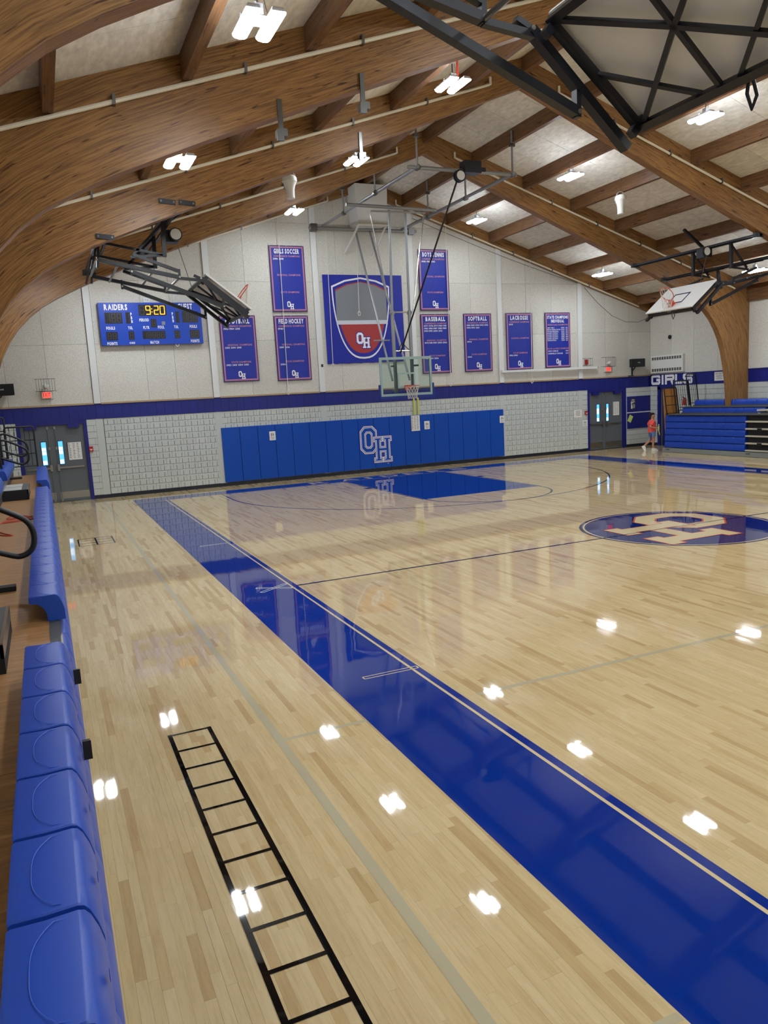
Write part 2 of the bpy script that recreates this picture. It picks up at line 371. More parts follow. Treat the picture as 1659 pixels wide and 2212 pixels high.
# ---- painted court markings (thin films on the boards)
ZL = [.0006*(i+1) for i in range(8)]
def flat(rects, z, name, m):
    q = M()
    for x0, x1, y0, y1 in rects: q.quad((x0, y0, z), (x1, y0, z), (x1, y1, z), (x0, y1, z))
    return q.build(name, m, fl)
def ring(c, r0, r1, a0, a1, n, z, q):
    for i in range(n):
        t, u = a0+(a1-a0)*i/n, a0+(a1-a0)*(i+1)/n
        q.quad((c[0]+r0*math.cos(t), c[1]+r0*math.sin(t), z), (c[0]+r1*math.cos(t), c[1]+r1*math.sin(t), z), (c[0]+r1*math.cos(u), c[1]+r1*math.sin(u), z), (c[0]+r0*math.cos(u), c[1]+r0*math.sin(u), z))
SO, EO = S+.98, HB+.93
flat([(-SO, -S, -EO, EO)], ZL[0], 'sideline_stripe', 'paint_blue'); flat([(S, SO+.1, -EO, EO)], ZL[0], 'sideline_stripe', 'paint_blue')
flat([(-S, S, HB, EO)], ZL[0], 'baseline_stripe', 'paint_blue'); flat([(-S, S, -EO, -HB)], ZL[0], 'baseline_stripe', 'paint_blue')
flat([(-S-.105, -S-.075, -HB-.1, HB+.1), (S+.075, S+.105, -HB-.1, HB+.1)], ZL[1], 'boundary_line', 'paint_natural')
flat([(-S, S, HB+.075, HB+.105)], ZL[1], 'boundary_line', 'paint_natural')
flat([(-S, S, -.025, .025)], ZL[2], 'centre_line', 'paint_navy')
flat([(-1.83, 1.83, HB-5.79, HB)], ZL[0], 'lane_paint', 'paint_blue')
q = M()
for x0, x1, y0, y1 in ((-1.9, -1.85, HB-5.79, HB), (1.85, 1.9, HB-5.79, HB)): q.quad((x0, y0, ZL[0]), (x1, y0, ZL[0]), (x1, y1, ZL[0]), (x0, y1, ZL[0]))
for sx in (-1, 1):
    for d, t in ((2.13, .3), (3.05, .05), (3.96, .05), (4.88, .05)):
        a, b = sorted((sx*1.9, sx*2.1)); q.quad((a, HB-d-t, ZL[0]), (b, HB-d-t, ZL[0]), (b, HB-d, ZL[0]), (a, HB-d, ZL[0]))
q.build('lane_edge_line', 'paint_navy', fl)
q = M(); ring((0, HB-5.79), 1.80, 1.85, math.pi, 2*math.pi, 40, ZL[1], q); q.build('free_throw_arc', 'paint_navy', fl)
q = M(); ring((0, HB-1.6), 5.99, 6.04, math.pi, 2*math.pi, 90, ZL[1], q)
for x in (-6.04, 5.99): q.quad((x, HB-1.6, ZL[1]), (x+.05, HB-1.6, ZL[1]), (x+.05, HB, ZL[1]), (x, HB, ZL[1]))
q.build('three_point_line', 'paint_navy', fl)
q = M()
text(q, 'R', -2.62, HB+.26, .52, lambda a, b: (a, b, ZL[2]), width=.62)
for ch, x in zip('AIDERS', (-1.55, -.82, 0.0, .88, 1.82, 2.72)): text(q, ch, x, HB+.26, .52, lambda a, b: (a, b, ZL[2]), width=.16 if ch == 'I' else .62)
q.build('baseline_lettering', 'paint_natural', fl)
# centre circle with the letters, readable from the near bleachers
q = M(); n = 72; q.add([(1.74*math.cos(2*math.pi*i/n), 1.74*math.sin(2*math.pi*i/n), ZL[0]) for i in range(n)], [tuple(range(n))]); cc = q.build('centre_circle', 'paint_circle', fl)
q = M(); ring((0, 0), 1.74, 1.775, 0, 2*math.pi, 72, ZL[1], q); q.build('circle_line', 'paint_natural', cc)
q = M(); ring((0, 0), 1.775, 1.84, 0, 2*math.pi, 72, ZL[1], q); q.build('circle_line', 'paint_navy', cc)
LG = lambda z: (lambda a, b: (-1.27+b*2.57, 1.3-a*2.56, z))
for e, mm, i in ((.02, 'paint_red', 3), (.008, 'paint_natural', 4)):
    o_, h_ = emblem(e, LG(ZL[i]), True); q = M(); o_(q); q.build('letter_outline' if e > .015 else 'letter', mm, cc)
    o_, h_ = emblem(e, LG(ZL[i]+.0012), True); q = M(); h_(q); q.build('letter_outline' if e > .015 else 'letter', mm, cc)
flat([(-S, S, -.012, .012)], ZL[7]+.0012, 'centre_line', 'paint_navy')
# coaching-box marks and scorer marks in the side stripe
def obl(name, m, z, segs, wd):
    q = M()
    for (ax, ay), (bx, by) in segs:
        d = Vector((bx-ax, by-ay, 0)).normalized(); nrm = Vector((-d.y, d.x, 0))*wd/2
        q.quad((ax-nrm.x, ay-nrm.y, z), (bx-nrm.x, by-nrm.y, z), (bx+nrm.x, by+nrm.y, z), (ax+nrm.x, ay+nrm.y, z))
    return q.build(name, m, fl)
def outline(c, l, wd, ang):
    ca, sa = math.cos(ang), math.sin(ang); P = [(c[0]+x*ca-y*sa, c[1]+x*sa+y*ca) for x, y in ((-l/2, -wd/2), (l/2, -wd/2), (l/2, wd/2), (-l/2, wd/2))]
    return [(P[i], P[(i+1) % 4]) for i in range(4)]
obl('coach_box_mark', 'paint_natural', ZL[1], outline((-7.95, -4.15), .6, .06, 0), .014); obl('coach_box_mark', 'paint_white', ZL[1], outline((-8.0, 4.35), .56, .06, 0), .02)
obl('scorer_mark', 'paint_white', ZL[1], outline((-7.98, .06), .56, .06, .58), .016); obl('scorer_mark', 'paint_white', ZL[2], outline((-7.98, .06), .56, .06, -.58), .016)
# grey volleyball lines
flat([(-9.43, -9.36, -13.6, 14.0)], ZL[1], 'volleyball_line', 'paint_grey')
for y in (-8.72, -5.1): flat([(-9.36, -8.62, y-.025, y+.025)], ZL[1], 'volleyball_line', 'paint_grey')
flat([(-7.5, 7.5, -5.13, -5.07)], ZL[1], 'volleyball_line', 'paint_grey')
# black agility ladder and the small grid, taped on the floor
q = M()
for x in (-10.205, -9.87): q.quad((x-.018, -9.8, ZL[2]), (x+.018, -9.8, ZL[2]), (x+.018, -4.5, ZL[2]), (x-.018, -4.5, ZL[2]))
for k in range(16):
    y = -4.52-.343*k; q.quad((-10.205, y-.015, ZL[3]), (-9.87, y-.015, ZL[3]), (-9.87, y+.015, ZL[3]), (-10.205, y+.015, ZL[3]))
q.build('ladder_marking', 'paint_black', fl)
q = M()
for x in (-10.47, -10.115, -9.765): q.quad((x-.016, 6.08, ZL[2]), (x+.016, 6.08, ZL[2]), (x+.016, 7.06, ZL[2]), (x-.016, 7.06, ZL[2]))
for y in (6.1, 6.42, 6.74, 7.05): q.quad((-10.47, y-.013, ZL[3]), (-9.765, y-.013, ZL[3]), (-9.765, y+.013, ZL[3]), (-10.47, y+.013, ZL[3]))
q.build('grid_marking', 'paint_black', fl)

# ================================================================== END WALL, RIGHT WALL
fe = lambda a, d, z: (a, YE+d, z)
fr = lambda a, d, z: (XR+d, YE-a, z)
def deckz(x): return 10.36-.324*abs(x-X0)
ZB, ZT = 2.55, 3.02       # blue band
we = M()
for a, b in ((XL-.2, -11.65), (-9.62, 10.04), (12.08, XR+.3)): we.box(a, b, YE+.025, YE+.25, 0, ZB)
we.box(XL-.2, XR+.3, YE+.03, YE+.25, ZB, 10.6)
we = we.build('wall_end', 'mortar', kind='structure')
wr = M().box(XR+.025, XR+.25, -15.4, 13.76, 0, 7).box(XR+.025, XR+.25, 14.54, 15.4, 0, 7).box(XR+.03, XR+.25, 13.7, 14.6, 2.45, 7).build('wall_right', 'mortar', kind='structure')
tag(M().box(XL-.25, XL, -15.4, 15.4, 0, 2.55).build('wall_left', 'block'), kind='structure')
wl2 = M().box(XL-.25, XL, -15.4, 15.4, 3.0, 7).build('upper_panel', 'tectum', bpy.data.objects['wall_left']); M().box(XL-.25, XL+.005, -15.4, 15.4, 2.55, 3.0).build('band', 'band_blue', bpy.data.objects['wall_left'])
tag(M().box(XL-.3, XR+.3, YB-.25, YB, 0, 2.55).build('wall_back', 'block'), kind='structure')
M().box(XL-.3, XR+.3, YB-.25, YB, 3.0, 10.6).build('upper_panel', 'tectum', bpy.data.objects['wall_back']); M().box(XL-.3, XR+.3, YB-.25, YB+.005, 2.55, 3.0).build('band', 'band_blue', bpy.data.objects['wall_back'])

# --- masonry blocks with two sound slots each
BM = {}
def block_mesh(wd, slots, hgt=.192):
    k = (round(wd, 3), slots)
    if k in BM: return BM[k]
    m = M(); D = .03; zs = hgt*.74
    xs = [0]
    if slots:
        for c in (.27*wd, .77*wd): xs += [c-.007, c+.007]
    xs += [wd]
    for i in range(len(xs)-1):
        a, b = xs[i], xs[i+1]
        if slots and i in (1, 3):
            m.add([(a, 0, zs), (b, 0, zs), (b, 0, hgt), (a, 0, hgt)], [(0, 1, 2, 3)])
            m.add([(a, 0, .006), (a, .024, .006), (a, .024, zs), (a, 0, zs), (b, 0, .006), (b, .024, .006), (b, .024, zs), (b, 0, zs)], [(0, 3, 2, 1), (4, 5, 6, 7), (3, 7, 6, 2)])
            m.mi = 1; m.add([(a, .022, 0), (b, .022, 0), (b, .022, zs), (a, .022, zs)], [(0, 1, 2, 3)]); m.mi = 0
        else: m.add([(a, 0, 0), (b, 0, 0), (b, 0, hgt), (a, 0, hgt)], [(0, 1, 2, 3)])
    m.add([(0, 0, 0), (wd, 0, 0), (wd, D, 0), (0, D, 0), (0, 0, hgt), (wd, 0, hgt), (wd, D, hgt), (0, D, hgt)], [(3, 2, 1, 0), (4, 5, 6, 7), (1, 2, 6, 5), (3, 0, 4, 7)])
    BM[k] = m.mesh('wall_block', ['block', 'slot_shade']); return BM[k]
blocks = []
def course_fill(a0, a1, slots, zlo=.12, zhi=2.55, skip=None, modulus=.4064):
    nrow = 12; ch = (ZB-.12)/nrow
    for r in range(nrow):
        z = .12+r*ch
        if z+ch < zlo+.02 or z > zhi-.02: continue
        off = 0 if r % 2 else modulus/2
        a = a0-off
        while a < a1-.01:
            l, h = max(a, a0), min(a+modulus, a1)
            if h-l > .03 and not (skip and skip(l, h, z, z+ch)): blocks.append((l+.003, z+.003, round(h-l-.006, 3), slots and h-l > .3))
            a += modulus
pads = lambda l, h, z0, z1: z0 > .16 and z1 < 1.97 and l > -5.4 and h < 5.85
course_fill(-13.0, -11.66, True); course_fill(-9.62, -9.34, False)
course_fill(-9.1, -5.53, True); course_fill(-5.33, -1.76, True, skip=pads); course_fill(-1.54, 1.95, True, skip=pads); course_fill(2.17, 5.73, True, skip=pads)
course_fill(5.95, 9.56, True, skip=pads); course_fill(9.78, 10.04, False); course_fill(12.08, XR, False)
def place_blocks(bl, parent, fn, rz):
    bl.sort(key=lambda b: (Vector(fn(b[0], 0, b[1]))-CAM).length)
    for a, z, wd, s_ in bl[:300]: inst(block_mesh(wd, s_), 'wall_block', parent, fn(a, 0, z), rz)
    if bl[300:]:
        m = M(fn)
        for a, z, wd, s_ in bl[300:]:
            me = block_mesh(wd, s_); n = len(m.v)
            m.add([(v.co.x+a, v.co.y, v.co.z+z) for v in me.vertices], [tuple(p.vertices) for p in me.polygons]); m.m[-len(me.polygons):] = [p.material_index for p in me.polygons]
        m.build('far_blockwork', ['block', 'slot_shade'], parent, kind='stuff')
place_blocks(blocks, we, fe, 0)
blocks = []
course_fill(0, .43, False); course_fill(1.44, 8.3, False, zlo=1.1)
place_blocks(blocks, wr, fr, -math.pi/2)
M(fr).box(8.3, 30, 0, .03, 0, ZB).build('block_face', 'block', wr)
# --- smooth pilasters, white columns above
COLS = (-9.23, -5.43, -1.65, 2.06, 5.84, 9.67)
for i, c in enumerate(COLS):
    t = M().box(c-.11, c+.11, YE-.006, YE+.03, 0, ZB).build('trim_%d' % (i+1), 'pilaster', kind='structure')
    zt = deckz(c)-.25
    tag(M().box(c-.1, c+.1, YE-.06, YE+.03, ZT+.01, zt).build('wall_column', 'column_white', t))
# --- blue band of vertical planks
pm = M().box(0, .262, -.02, .03, ZB, ZT-.015).mesh('band_plank', 'band_blue')
n = int((XR-XL)/.266)+1
for i in range(n): inst(pm, 'band_plank', we, (XL+.266*i, YE, 0))
for i in range(30): inst(pm, 'band_plank', wr, (XR, YE-.03-.266*i, 0), -math.pi/2)
M(fr).box(8.0, 30, -.02, .03, ZB, ZT-.015).build('band', 'band_blue', wr)
q = M()
xs = [XL]+[v for c in COLS for v in (c-.11, c+.11)]+[XR]
for a, b in zip(xs[::2], xs[1::2]): M().box(a, b, YE-.05, YE+.02, ZT-.015, ZT+.035).build('ledge', 'wood_trim', we)
M(fr).box(0, 30, -.04, .02, ZT-.015, ZT+.012).build('ledge', 'band_blue', wr)
# --- upper wall panels
def up_panel(fn, parent, a, b, z0, z1, top=None):
    g = .004; za, zb = z1-g, z1-g
    if top: za, zb = min(z1-g, top(a+g)), min(z1-g, top(b-g))
    if max(za, zb) < z0+.15: return
    za, zb = max(za, z0+.05), max(zb, z0+.05)
    P = [(a+g, 0, z0+g), (b-g, 0, z0+g), (b-g, .035, z0+g), (a+g, .035, z0+g), (a+g, 0, za), (b-g, 0, zb), (b-g, .035, zb), (a+g, .035, za)]
    M(fn).hexa(P).build('wall_panel', 'tectum', parent)
bays = [(-13.0, -9.34, (-11.78, -10.6)), (-9.12, -5.54, (-7.62, -6.7)), (-5.32, -1.76, (-4.16, -2.95)), (-1.54, 1.95, (-.84, .67)), (2.17, 5.73, (3.38, 4.57)), (5.95, 9.56, (7.08, 8.31)), (9.78, XR, (11.0, 12.22))]
ROWS = (ZT+.02, 4.88, 6.83, 8.78, 10.5)
for a, b, cs in bays:
    e = (a, *cs, b)
    for i in range(len(e)-1):
        for j in range(4): up_panel(fe, we, e[i], e[i+1], ROWS[j], ROWS[j+1], lambda x: deckz(x)-.02)
for i in range(6): up_panel(fr, wr, i*1.22, i*1.22+1.22, ROWS[0], 6.1)
M(fr).box(7.32, 30, 0, .03, ROWS[0], 6.1).build('upper_face', 'tectum', wr)
# --- dark base
for i, (a, b) in enumerate(((-9.62, 10.04), (12.08, XR), (-13.0, -11.65))):
    M().box(a, b, YE-.012, YE+.02, 0, .115).build('baseboard_end' if i == 0 else 'baseboard_end.%03d' % i, 'baseboard', kind='structure')
M(fr).box(0, .43, -.012, .02, 0, .115).build('baseboard_right', 'baseboard', kind='structure')

# ================================================================== CEILING
YA = [-4.75, .2, 5.02, 10.08, 15.02]      # front faces of the arches
ce = M().add([(XL-.3, -15.4, deckz(XL-.3)+.12), (X0, -15.4, 10.48), (X0, 15.4, 10.48), (XL-.3, 15.4, deckz(XL-.3)+.12)], [(0, 1, 2, 3)])
ce.add([(X0, -15.4, 10.48), (XR+.3, -15.4, deckz(XR+.3)+.12), (XR+.3, 15.4, deckz(XR+.3)+.12), (X0, 15.4, 10.48)], [(0, 1, 2, 3)])
ce = ce.build('ceiling', 'deck', kind='structure')
PS = [0]+[1.62+1.8*k for k in range(7)]; PWD = .13
def uvbox(m, p8, name, mm, parent):   # long member: u along, v across
    me = M().hexa(p8)
    ob = me.build(name, mm, parent); uvl = ob.data.uv_layers.new(name='UVMap')
    L = (Vector(p8[4])-Vector(p8[0])).length
    for poly in ob.data.polygons:
        for li in poly.loop_indices:
            vi = ob.data.loops[li].vertex_index; uvl.data[li].uv = (L if vi >= 4 else 0, (vi % 4 in (1, 2))*.13+(vi % 4 in (2, 3))*.36)
    return ob
for k in range(len(YA)-1):
    y0, y1 = YA[k]+.23, YA[k+1]
    for s_ in PS:
        for sg in ((-1, 1) if s_ else (1,)):
            x = X0+sg*s_; z = deckz(x); a, b = x-PWD/2, x+PWD/2; za, zb = deckz(a), deckz(b)
            uvbox(None, [(a, y0, z-.36), (b, y0, z-.36), (b, y0, zb), (a, y0, za), (a, y1, z-.36), (b, y1, z-.36), (b, y1, zb), (a, y1, za)], 'purlin', 'purlin_wood', ce)
    for sg in (-1, 1):
        x = X0+sg*13.14; a, b = x-.09, x+.09; uvbox(None, [(a, y0, 5.5), (b, y0, 5.5), (b, y0, 6.1), (a, y0, 6.1), (a, y1, 5.5), (b, y1, 5.5), (b, y1, 6.1), (a, y1, 6.1)], 'eave_beam', 'purlin_wood', ce)
edges = [0]+PS[1:]+[13.25]
for i in range(len(edges)-1):
    s0, s1 = edges[i]+.006, edges[i+1]-.006
    for sg in (-1, 1):
        x0, x1 = X0+sg*s0, X0+sg*s1
        if sg < 0: x0, x1 = x1, x0
        for k in range(len(YA)-1):
            n = 4; yl = (YA[k+1]-YA[k])/n
            key = (i, sg, k)
            me = M().hexa([(x0, .004, deckz(x0)), (x1, .004, deckz(x1)), (x1, yl-.004, deckz(x1)), (x0, yl-.004, deckz(x0)), (x0, .004, deckz(x0)+.08), (x1, .004, deckz(x1)+.08), (x1, yl-.004, deckz(x1)+.08), (x0, yl-.004, deckz(x0)+.08)]).mesh('ceiling_panel', 'deck')
            for j in range(n): inst(me, 'ceiling_panel', ce, (0, YA[k]+.1+j*yl, 0))
        M().hexa([(x0, -15.3, deckz(x0)), (x1, -15.3, deckz(x1)), (x1, YA[0], deckz(x1)), (x0, YA[0], deckz(x0)), (x0, -15.3, deckz(x0)+.08), (x1, -15.3, deckz(x1)+.08), (x1, YA[0], deckz(x1)+.08), (x0, YA[0], deckz(x0)+.08)]).build('ceiling_strip', 'deck', ce, kind='stuff')
# --- glued laminated arches
BOT = [(0, 9.72), (2, 8.94), (4, 8.16), (6, 7.4), (7.5, 6.83), (8.6, 6.41), (9.4, 6.08), (9.9, 5.86), (10.4, 5.62), (10.8, 5.39), (11.12, 5.14), (11.4, 4.86), (11.62, 4.55), (11.82, 4.18), (11.98, 3.75), (12.12, 3.2), (12.22, 2.6), (12.3, 1.8), (12.36, .9), (12.4, 0)]
TOP = [(s_, 10.36-.324*s_) for s_, _ in BOT[:5]]+[(8.8, 7.51), (9.9, 7.15), (10.7, 6.89), (11.5, 6.63), (12.3, 6.37), (13.0, 6.15), (13.2, 5.9), (13.2, 5.4), (13.2, 4.9), (13.2, 4.3), (13.2, 3.6), (13.2, 2.9), (13.2, 2.0), (13.2, 1.0), (13.2, 0)]
def make_arch():
    v, f, uv = [], [], []
    T = .23
    sl = [0]
    for i in range(1, len(BOT)): sl.append(sl[-1]+math.dist(BOT[i], BOT[i-1]))
    for sg in (-1, 1):
        for i in range(len(BOT)-1):
            b0, b1, t0, t1 = BOT[i], BOT[i+1], TOP[i], TOP[i+1]
            P = lambda p, y: (sg*p[0], y, p[1])
            d0, d1 = math.dist(b0, t0), math.dist(b1, t1)
            for quad, u in (([P(b0, 0), P(b1, 0), P(t1, 0), P(t0, 0)], [(sl[i], 0), (sl[i+1], 0), (sl[i+1], d1), (sl[i], d0)]),
                            ([P(b0, T), P(t0, T), P(t1, T), P(b1, T)], [(sl[i], 3), (sl[i], 3+d0), (sl[i+1], 3+d1), (sl[i+1], 3)]),
                            ([P(b0, 0), P(b0, T), P(b1, T), P(b1, 0)], [(sl[i], 6), (sl[i], 6.23), (sl[i+1], 6.23), (sl[i+1], 6)]),
                            ([P(t0, 0), P(t1, 0), P(t1, T), P(t0, T)], [(sl[i], 7), (sl[i+1], 7), (sl[i+1], 7.23), (sl[i], 7.23)])):
                if sg < 0: quad = quad[::-1]; u = u[::-1]
                n = len(v); v += quad; f.append((n, n+1, n+2, n+3)); uv += [(a+(0 if sg > 0 else 40), b) for a, b in u]
    me = bpy.data.meshes.new('glulam_arch'); me.from_pydata(v, [], f); me.materials.append(MATS['glulam'])
    l = me.uv_layers.new(name='UVMap')
    for poly in me.polygons:
        for li in poly.loop_indices: l.data[li].uv = uv[me.loops[li].vertex_index]
    return me
am = make_arch()
ALAB = ['curved laminated timber arch cut off at the top left corner', 'large curved laminated arch passing behind the biggest ceiling light', 'laminated timber arch with black bolt plates on its left haunch',
        'laminated timber arch whose right leg stands beside the far bleachers', 'straight laminated timber rafter against the end wall above the banners']
for i, y in enumerate(YA):
    if i == 4:      # straight rafter against the end wall
        me = bpy.data.meshes.new('timber_rafter'); v, f = [], []
        for sg in (-1, 1):
            n_ = len(v); P = [(0, 10.36-.44), (0, 10.36), (13.2, 10.36-.324*13.2), (13.2, 10.36-.324*13.2-.44)]
            v += [(sg*a, d, b) for d in (0, .165) for a, b in P]; F = [(0, 3, 2, 1), (4, 5, 6, 7), (0, 4, 7, 3), (1, 2, 6, 5), (2, 3, 7, 6)]
            f += [tuple(n_+k for k in (q_ if sg > 0 else q_[::-1])) for q_ in F]
        me.from_pydata(v, [], f); me.materials.append(MATS['glulam']); l = me.uv_layers.new(name='UVMap')
        for poly in me.polygons:
            for li in poly.loop_indices: c_ = me.vertices[me.loops[li].vertex_index].co; l.data[li].uv = (c_.x, c_.z+.324*abs(c_.x)+c_.y*3)
        am = me
    o = bpy.data.objects.new('timber_arch', am); col.objects.link(o); o.location = (X0, y, 0); ORG[o.name] = (X0, y, 0)
    tag(o, ALAB[i], 'beam', 'laminated timber arches')
    # pale sprinkler pipe clipped along the arch face
    for sg, side in ((-1, 'left'), (1, 'right')):
        if i == 0: continue
        a0 = .95 if i != 4 else 1.3
        pts = [(X0+sg*a0, y-.05, deckz(X0+sg*a0)-.405+.16), (X0+sg*a0, y-.05, deckz(X0+sg*a0)-.4)]+[(X0+sg*s_, y-.05, 10.36-.324*s_-.405) for s_ in (a0+.05, 4, 8, 11, 12.4)]
        if i == 4: pts = [(p[0], p[1], p[2]-.03) for p in pts]
        pr = thing('sprinkler_pipe', pts[0], 'thin cream pipe along the %s half of the %s arch' % (side, ['', 'nearest big', 'middle', 'next-to-last', 'end-wall'][i]), 'pipe', 'cream pipes on the arches')
        M().tube(pts, .03, 8).build('pipe_run', 'conduit', pr, smooth=True)
        q = 0
        for s_ in (2.6, 4.4, 6.2, 8.0, 9.8):
            z = 10.36-.324*s_-.405-(.03 if i == 4 else 0); M().box(X0+sg*s_-.02, X0+sg*s_+.02, y-.09, y, z-.045, z+.09).build('pipe_clamp', 'steel_dark', pr)
# bolt plates and strap brackets on the arches
for i, (x, z, l, t) in enumerate(((-9.42, 6.06, .33, -.03), (-8.2, 6.76, .32, -.03), (-7.82, 6.75, .32, -.03))):
    o = thing('bolt_plate', (x, 4.99, z), ['black bolted steel plate low on the left arch haunch', 'black bolted steel plate on the arch, left one of the close pair', 'black bolted steel plate on the arch, right one of the close pair'][i], 'plate', 'black steel plates on the arch')
    M().bar((x-l/2, 5.005, z+.012), (x+l/2, 5.005, z-.012), .03, .09).build('plate', 'black_metal', o)
    for e in (-.38, .38): M().lathe([(.018, -.01), (.018, .01)], (x+l*e, 4.985, z-.02*e), 8, 'y').build('bolt', 'steel_dark', o)
for i, (x, z, y) in enumerate(((-6.02, 7.1, .2), (-7.32, 6.62, .2), (-4.02, 7.95, 5.02))):
    o = thing('strap_bracket', (x, y-.03, z), ['steel strap hanger bolted to the arch, right of the pair', 'steel strap hanger bolted to the arch, left of the pair', 'steel strap hanger just above a far left ceiling light'][i], 'bracket', 'strap hangers on the arches')
    M().box(x-.035, x+.035, y-.03, y-.001, z-.02, z+.42).build('strap', 'steel_dark', o); M().box(x-.09, x+.05, y-.16, y-.001, z-.12, z-.02).build('shoe', 'steel_dark', o); M().box(x-.12, x-.02, y-.2, y-.16, z-.2, z-.05).build('tab', 'steel_dark', o)
# ================================================================== CEILING LIGHTS
def make_light():
    r = thing('ceiling_light', (0, 0, 0), 'x', 'light', world=False)
    for sx in (-1, 1):
        h = M().hexa([(sx*.135-.078, -.32, .013), (sx*.135+.078, -.32, .013), (sx*.135+.078, .32, .013), (sx*.135-.078, .32, .013), (sx*.135-.06, -.31, .06), (sx*.135+.06, -.31, .06), (sx*.135+.06, .31, .06), (sx*.135-.06, .31, .06)]).build('housing', 'housing', r)
        M().prism([(-.084, .012), (-.08, -.012), (-.055, -.03), (0, -.038), (.055, -.03), (.08, -.012), (.084, .012)], lambda a, b, d: (sx*.135+a, d, b), -.322, .322).build('light_panel', 'led', r)
    M().box(-.055, .055, -.06, .06, 0, .05).build('bridge', 'housing', r)
    M().box(-.2, .2, -.02, .02, .06, .09).box(-.05, .05, -.05, .05, .09, .2).build('bracket', 'housing', r)
    M().tube([(0, 0, .2), (0, 0, .38)], .012, 6).tube([(.12, 0, .09), (.05, 0, .38)], .004, 5).build('hanger', 'steel_dark', r)
    return r
LG_ = 'twin-panel ceiling lights'
LIGHTS = [(-8.25, -2.17, 'largest twin-panel ceiling light, nearest the top left corner'),
          (-8.3, 2.85, 'twin-panel ceiling light in front of the left arch above the scoreboard'), (-3.0, 2.75, 'twin-panel ceiling light with a red strap, high under the ridge'), (3.5, 2.75, 'twin-panel ceiling light near the top right beside the black board frame'),
          (-3.05, 7.6, 'twin-panel ceiling light below the steel strap hanger'), (3.45, 7.55, 'twin-panel ceiling light right of the pulley motor on the right slope'), (10.95, 7.75, 'twin-panel ceiling light half hidden by the right folded basket frame'), (-10.5, 7.6, 'twin-panel ceiling light hidden by the left arch haunch, nearer one'),
          (-3.0, 12.9, 'twin-panel ceiling light above the soccer banner by the end wall'), (3.55, 12.85, 'small twin-panel ceiling light between right purlins above the tennis banner'), (8.9, 12.8, 'lowest twin-panel ceiling light, near the end wall right of the lacrosse banner'), (-8.3, 12.85, 'twin-panel ceiling light hidden by the left arch haunch, farther one'),
          (-3.05, -2.3, 0), (3.45, -2.3, 0), (8.8, 2.75, 0), (8.8, -2.3, 0)]+[(x, y, 0) for y in (-7.3, -12.3) for x in (-8.3, -3.05, 3.45, 8.8)]
lt0 = make_light(); first = True
for x, y, lab in LIGHTS:
    o = lt0 if first else copy_tree(lt0); first = False
    o.location = (x, y, deckz(x)-.72)
    tag(o, lab or 'twin-panel ceiling light in the half of the hall behind the camera', 'light', LG_)
    if 'red strap' in str(lab): M().box(.1, .13, -.012, .012, .08, .55).build('strap', 'tie_red', o)
# ================================================================== AIR CIRCULATOR FANS
for i, (x, y, z) in enumerate(((-4.82, 7.6, 7.6), (5.28, 7.6, 7.66))):
    o = thing('air_circulator', (x, y, z), ['white vase-shaped air circulator hanging left of the ridge', 'white vase-shaped air circulator hanging under the right roof slope'][i], 'fan', 'white hanging air circulators')
    M().lathe([(.085, 0), (.1, .015), (.1, .12), (.105, .22), (.125, .3), (.16, .37), (.175, .42), (.172, .48), (.13, .53)], (x, y, z), 24).build('body', 'white_plastic', o, smooth=True)
    M().lathe([(.18, .39), (.18, .42)], (x, y, z), 24).build('rib', 'white_plastic', o)
    M().tube(arc((0, .47), .165, 0, math.pi, 14, lambda a, b: (x+a, y, z+b+.0)), .012, 6).build('handle', 'white_plastic', o, smooth=True)
    M().tube([(x, y, z+.61), (x, y, deckz(x)-.02)], .008, 6).build('hanger', 'steel_dark', o)
    M().tube([(x+.1, y, z+.45), (x+.17, y, z+.38), (x+.12, y, z+.3)], .006, 5).build('cord', 'wire', o)

# ================================================================== MAIN BACKSTOP
bs = thing('basketball_backstop', (0, 11.7, 8.6), 'ceiling-hung glass basketball backstop with grey pipe frame over the lane', 'backstop')
YG = 11.67
# glass board: outlines, padding, rim
M().box(-.9, .9, YG, YG+.02, 2.79, 3.96).build('glass_pane', 'glass', bs)
fr_ = M()
for x0, x1, z0, z1 in ((-.925, .925, 2.74, 2.82), (-.925, .925, 3.9, 3.98), (-.925, -.85, 2.82, 3.9), (.85, .925, 2.82, 3.9)): fr_.box(x0, x1, YG-.012, YG+.045, z0, z1)
for x0, x1, z0, z1 in ((-.31, .31, 3.0, 3.05), (-.31, .31, 3.43, 3.48), (-.31, -.26, 3.05, 3.43), (.26, .31, 3.05, 3.43)): fr_.box(x0, x1, YG-.004, YG+.022, z0, z1)
fr_.build('board_frame', 'glass_frame', bs)
M().box(-.96, .96, YG-.03, YG+.05, 2.66, 2.745).box(-.98, -.927, YG-.031, YG+.051, 2.746, 3.12).box(.927, .98, YG-.031, YG+.051, 2.746, 3.12).build('edge_padding', 'blue_rubber', bs)
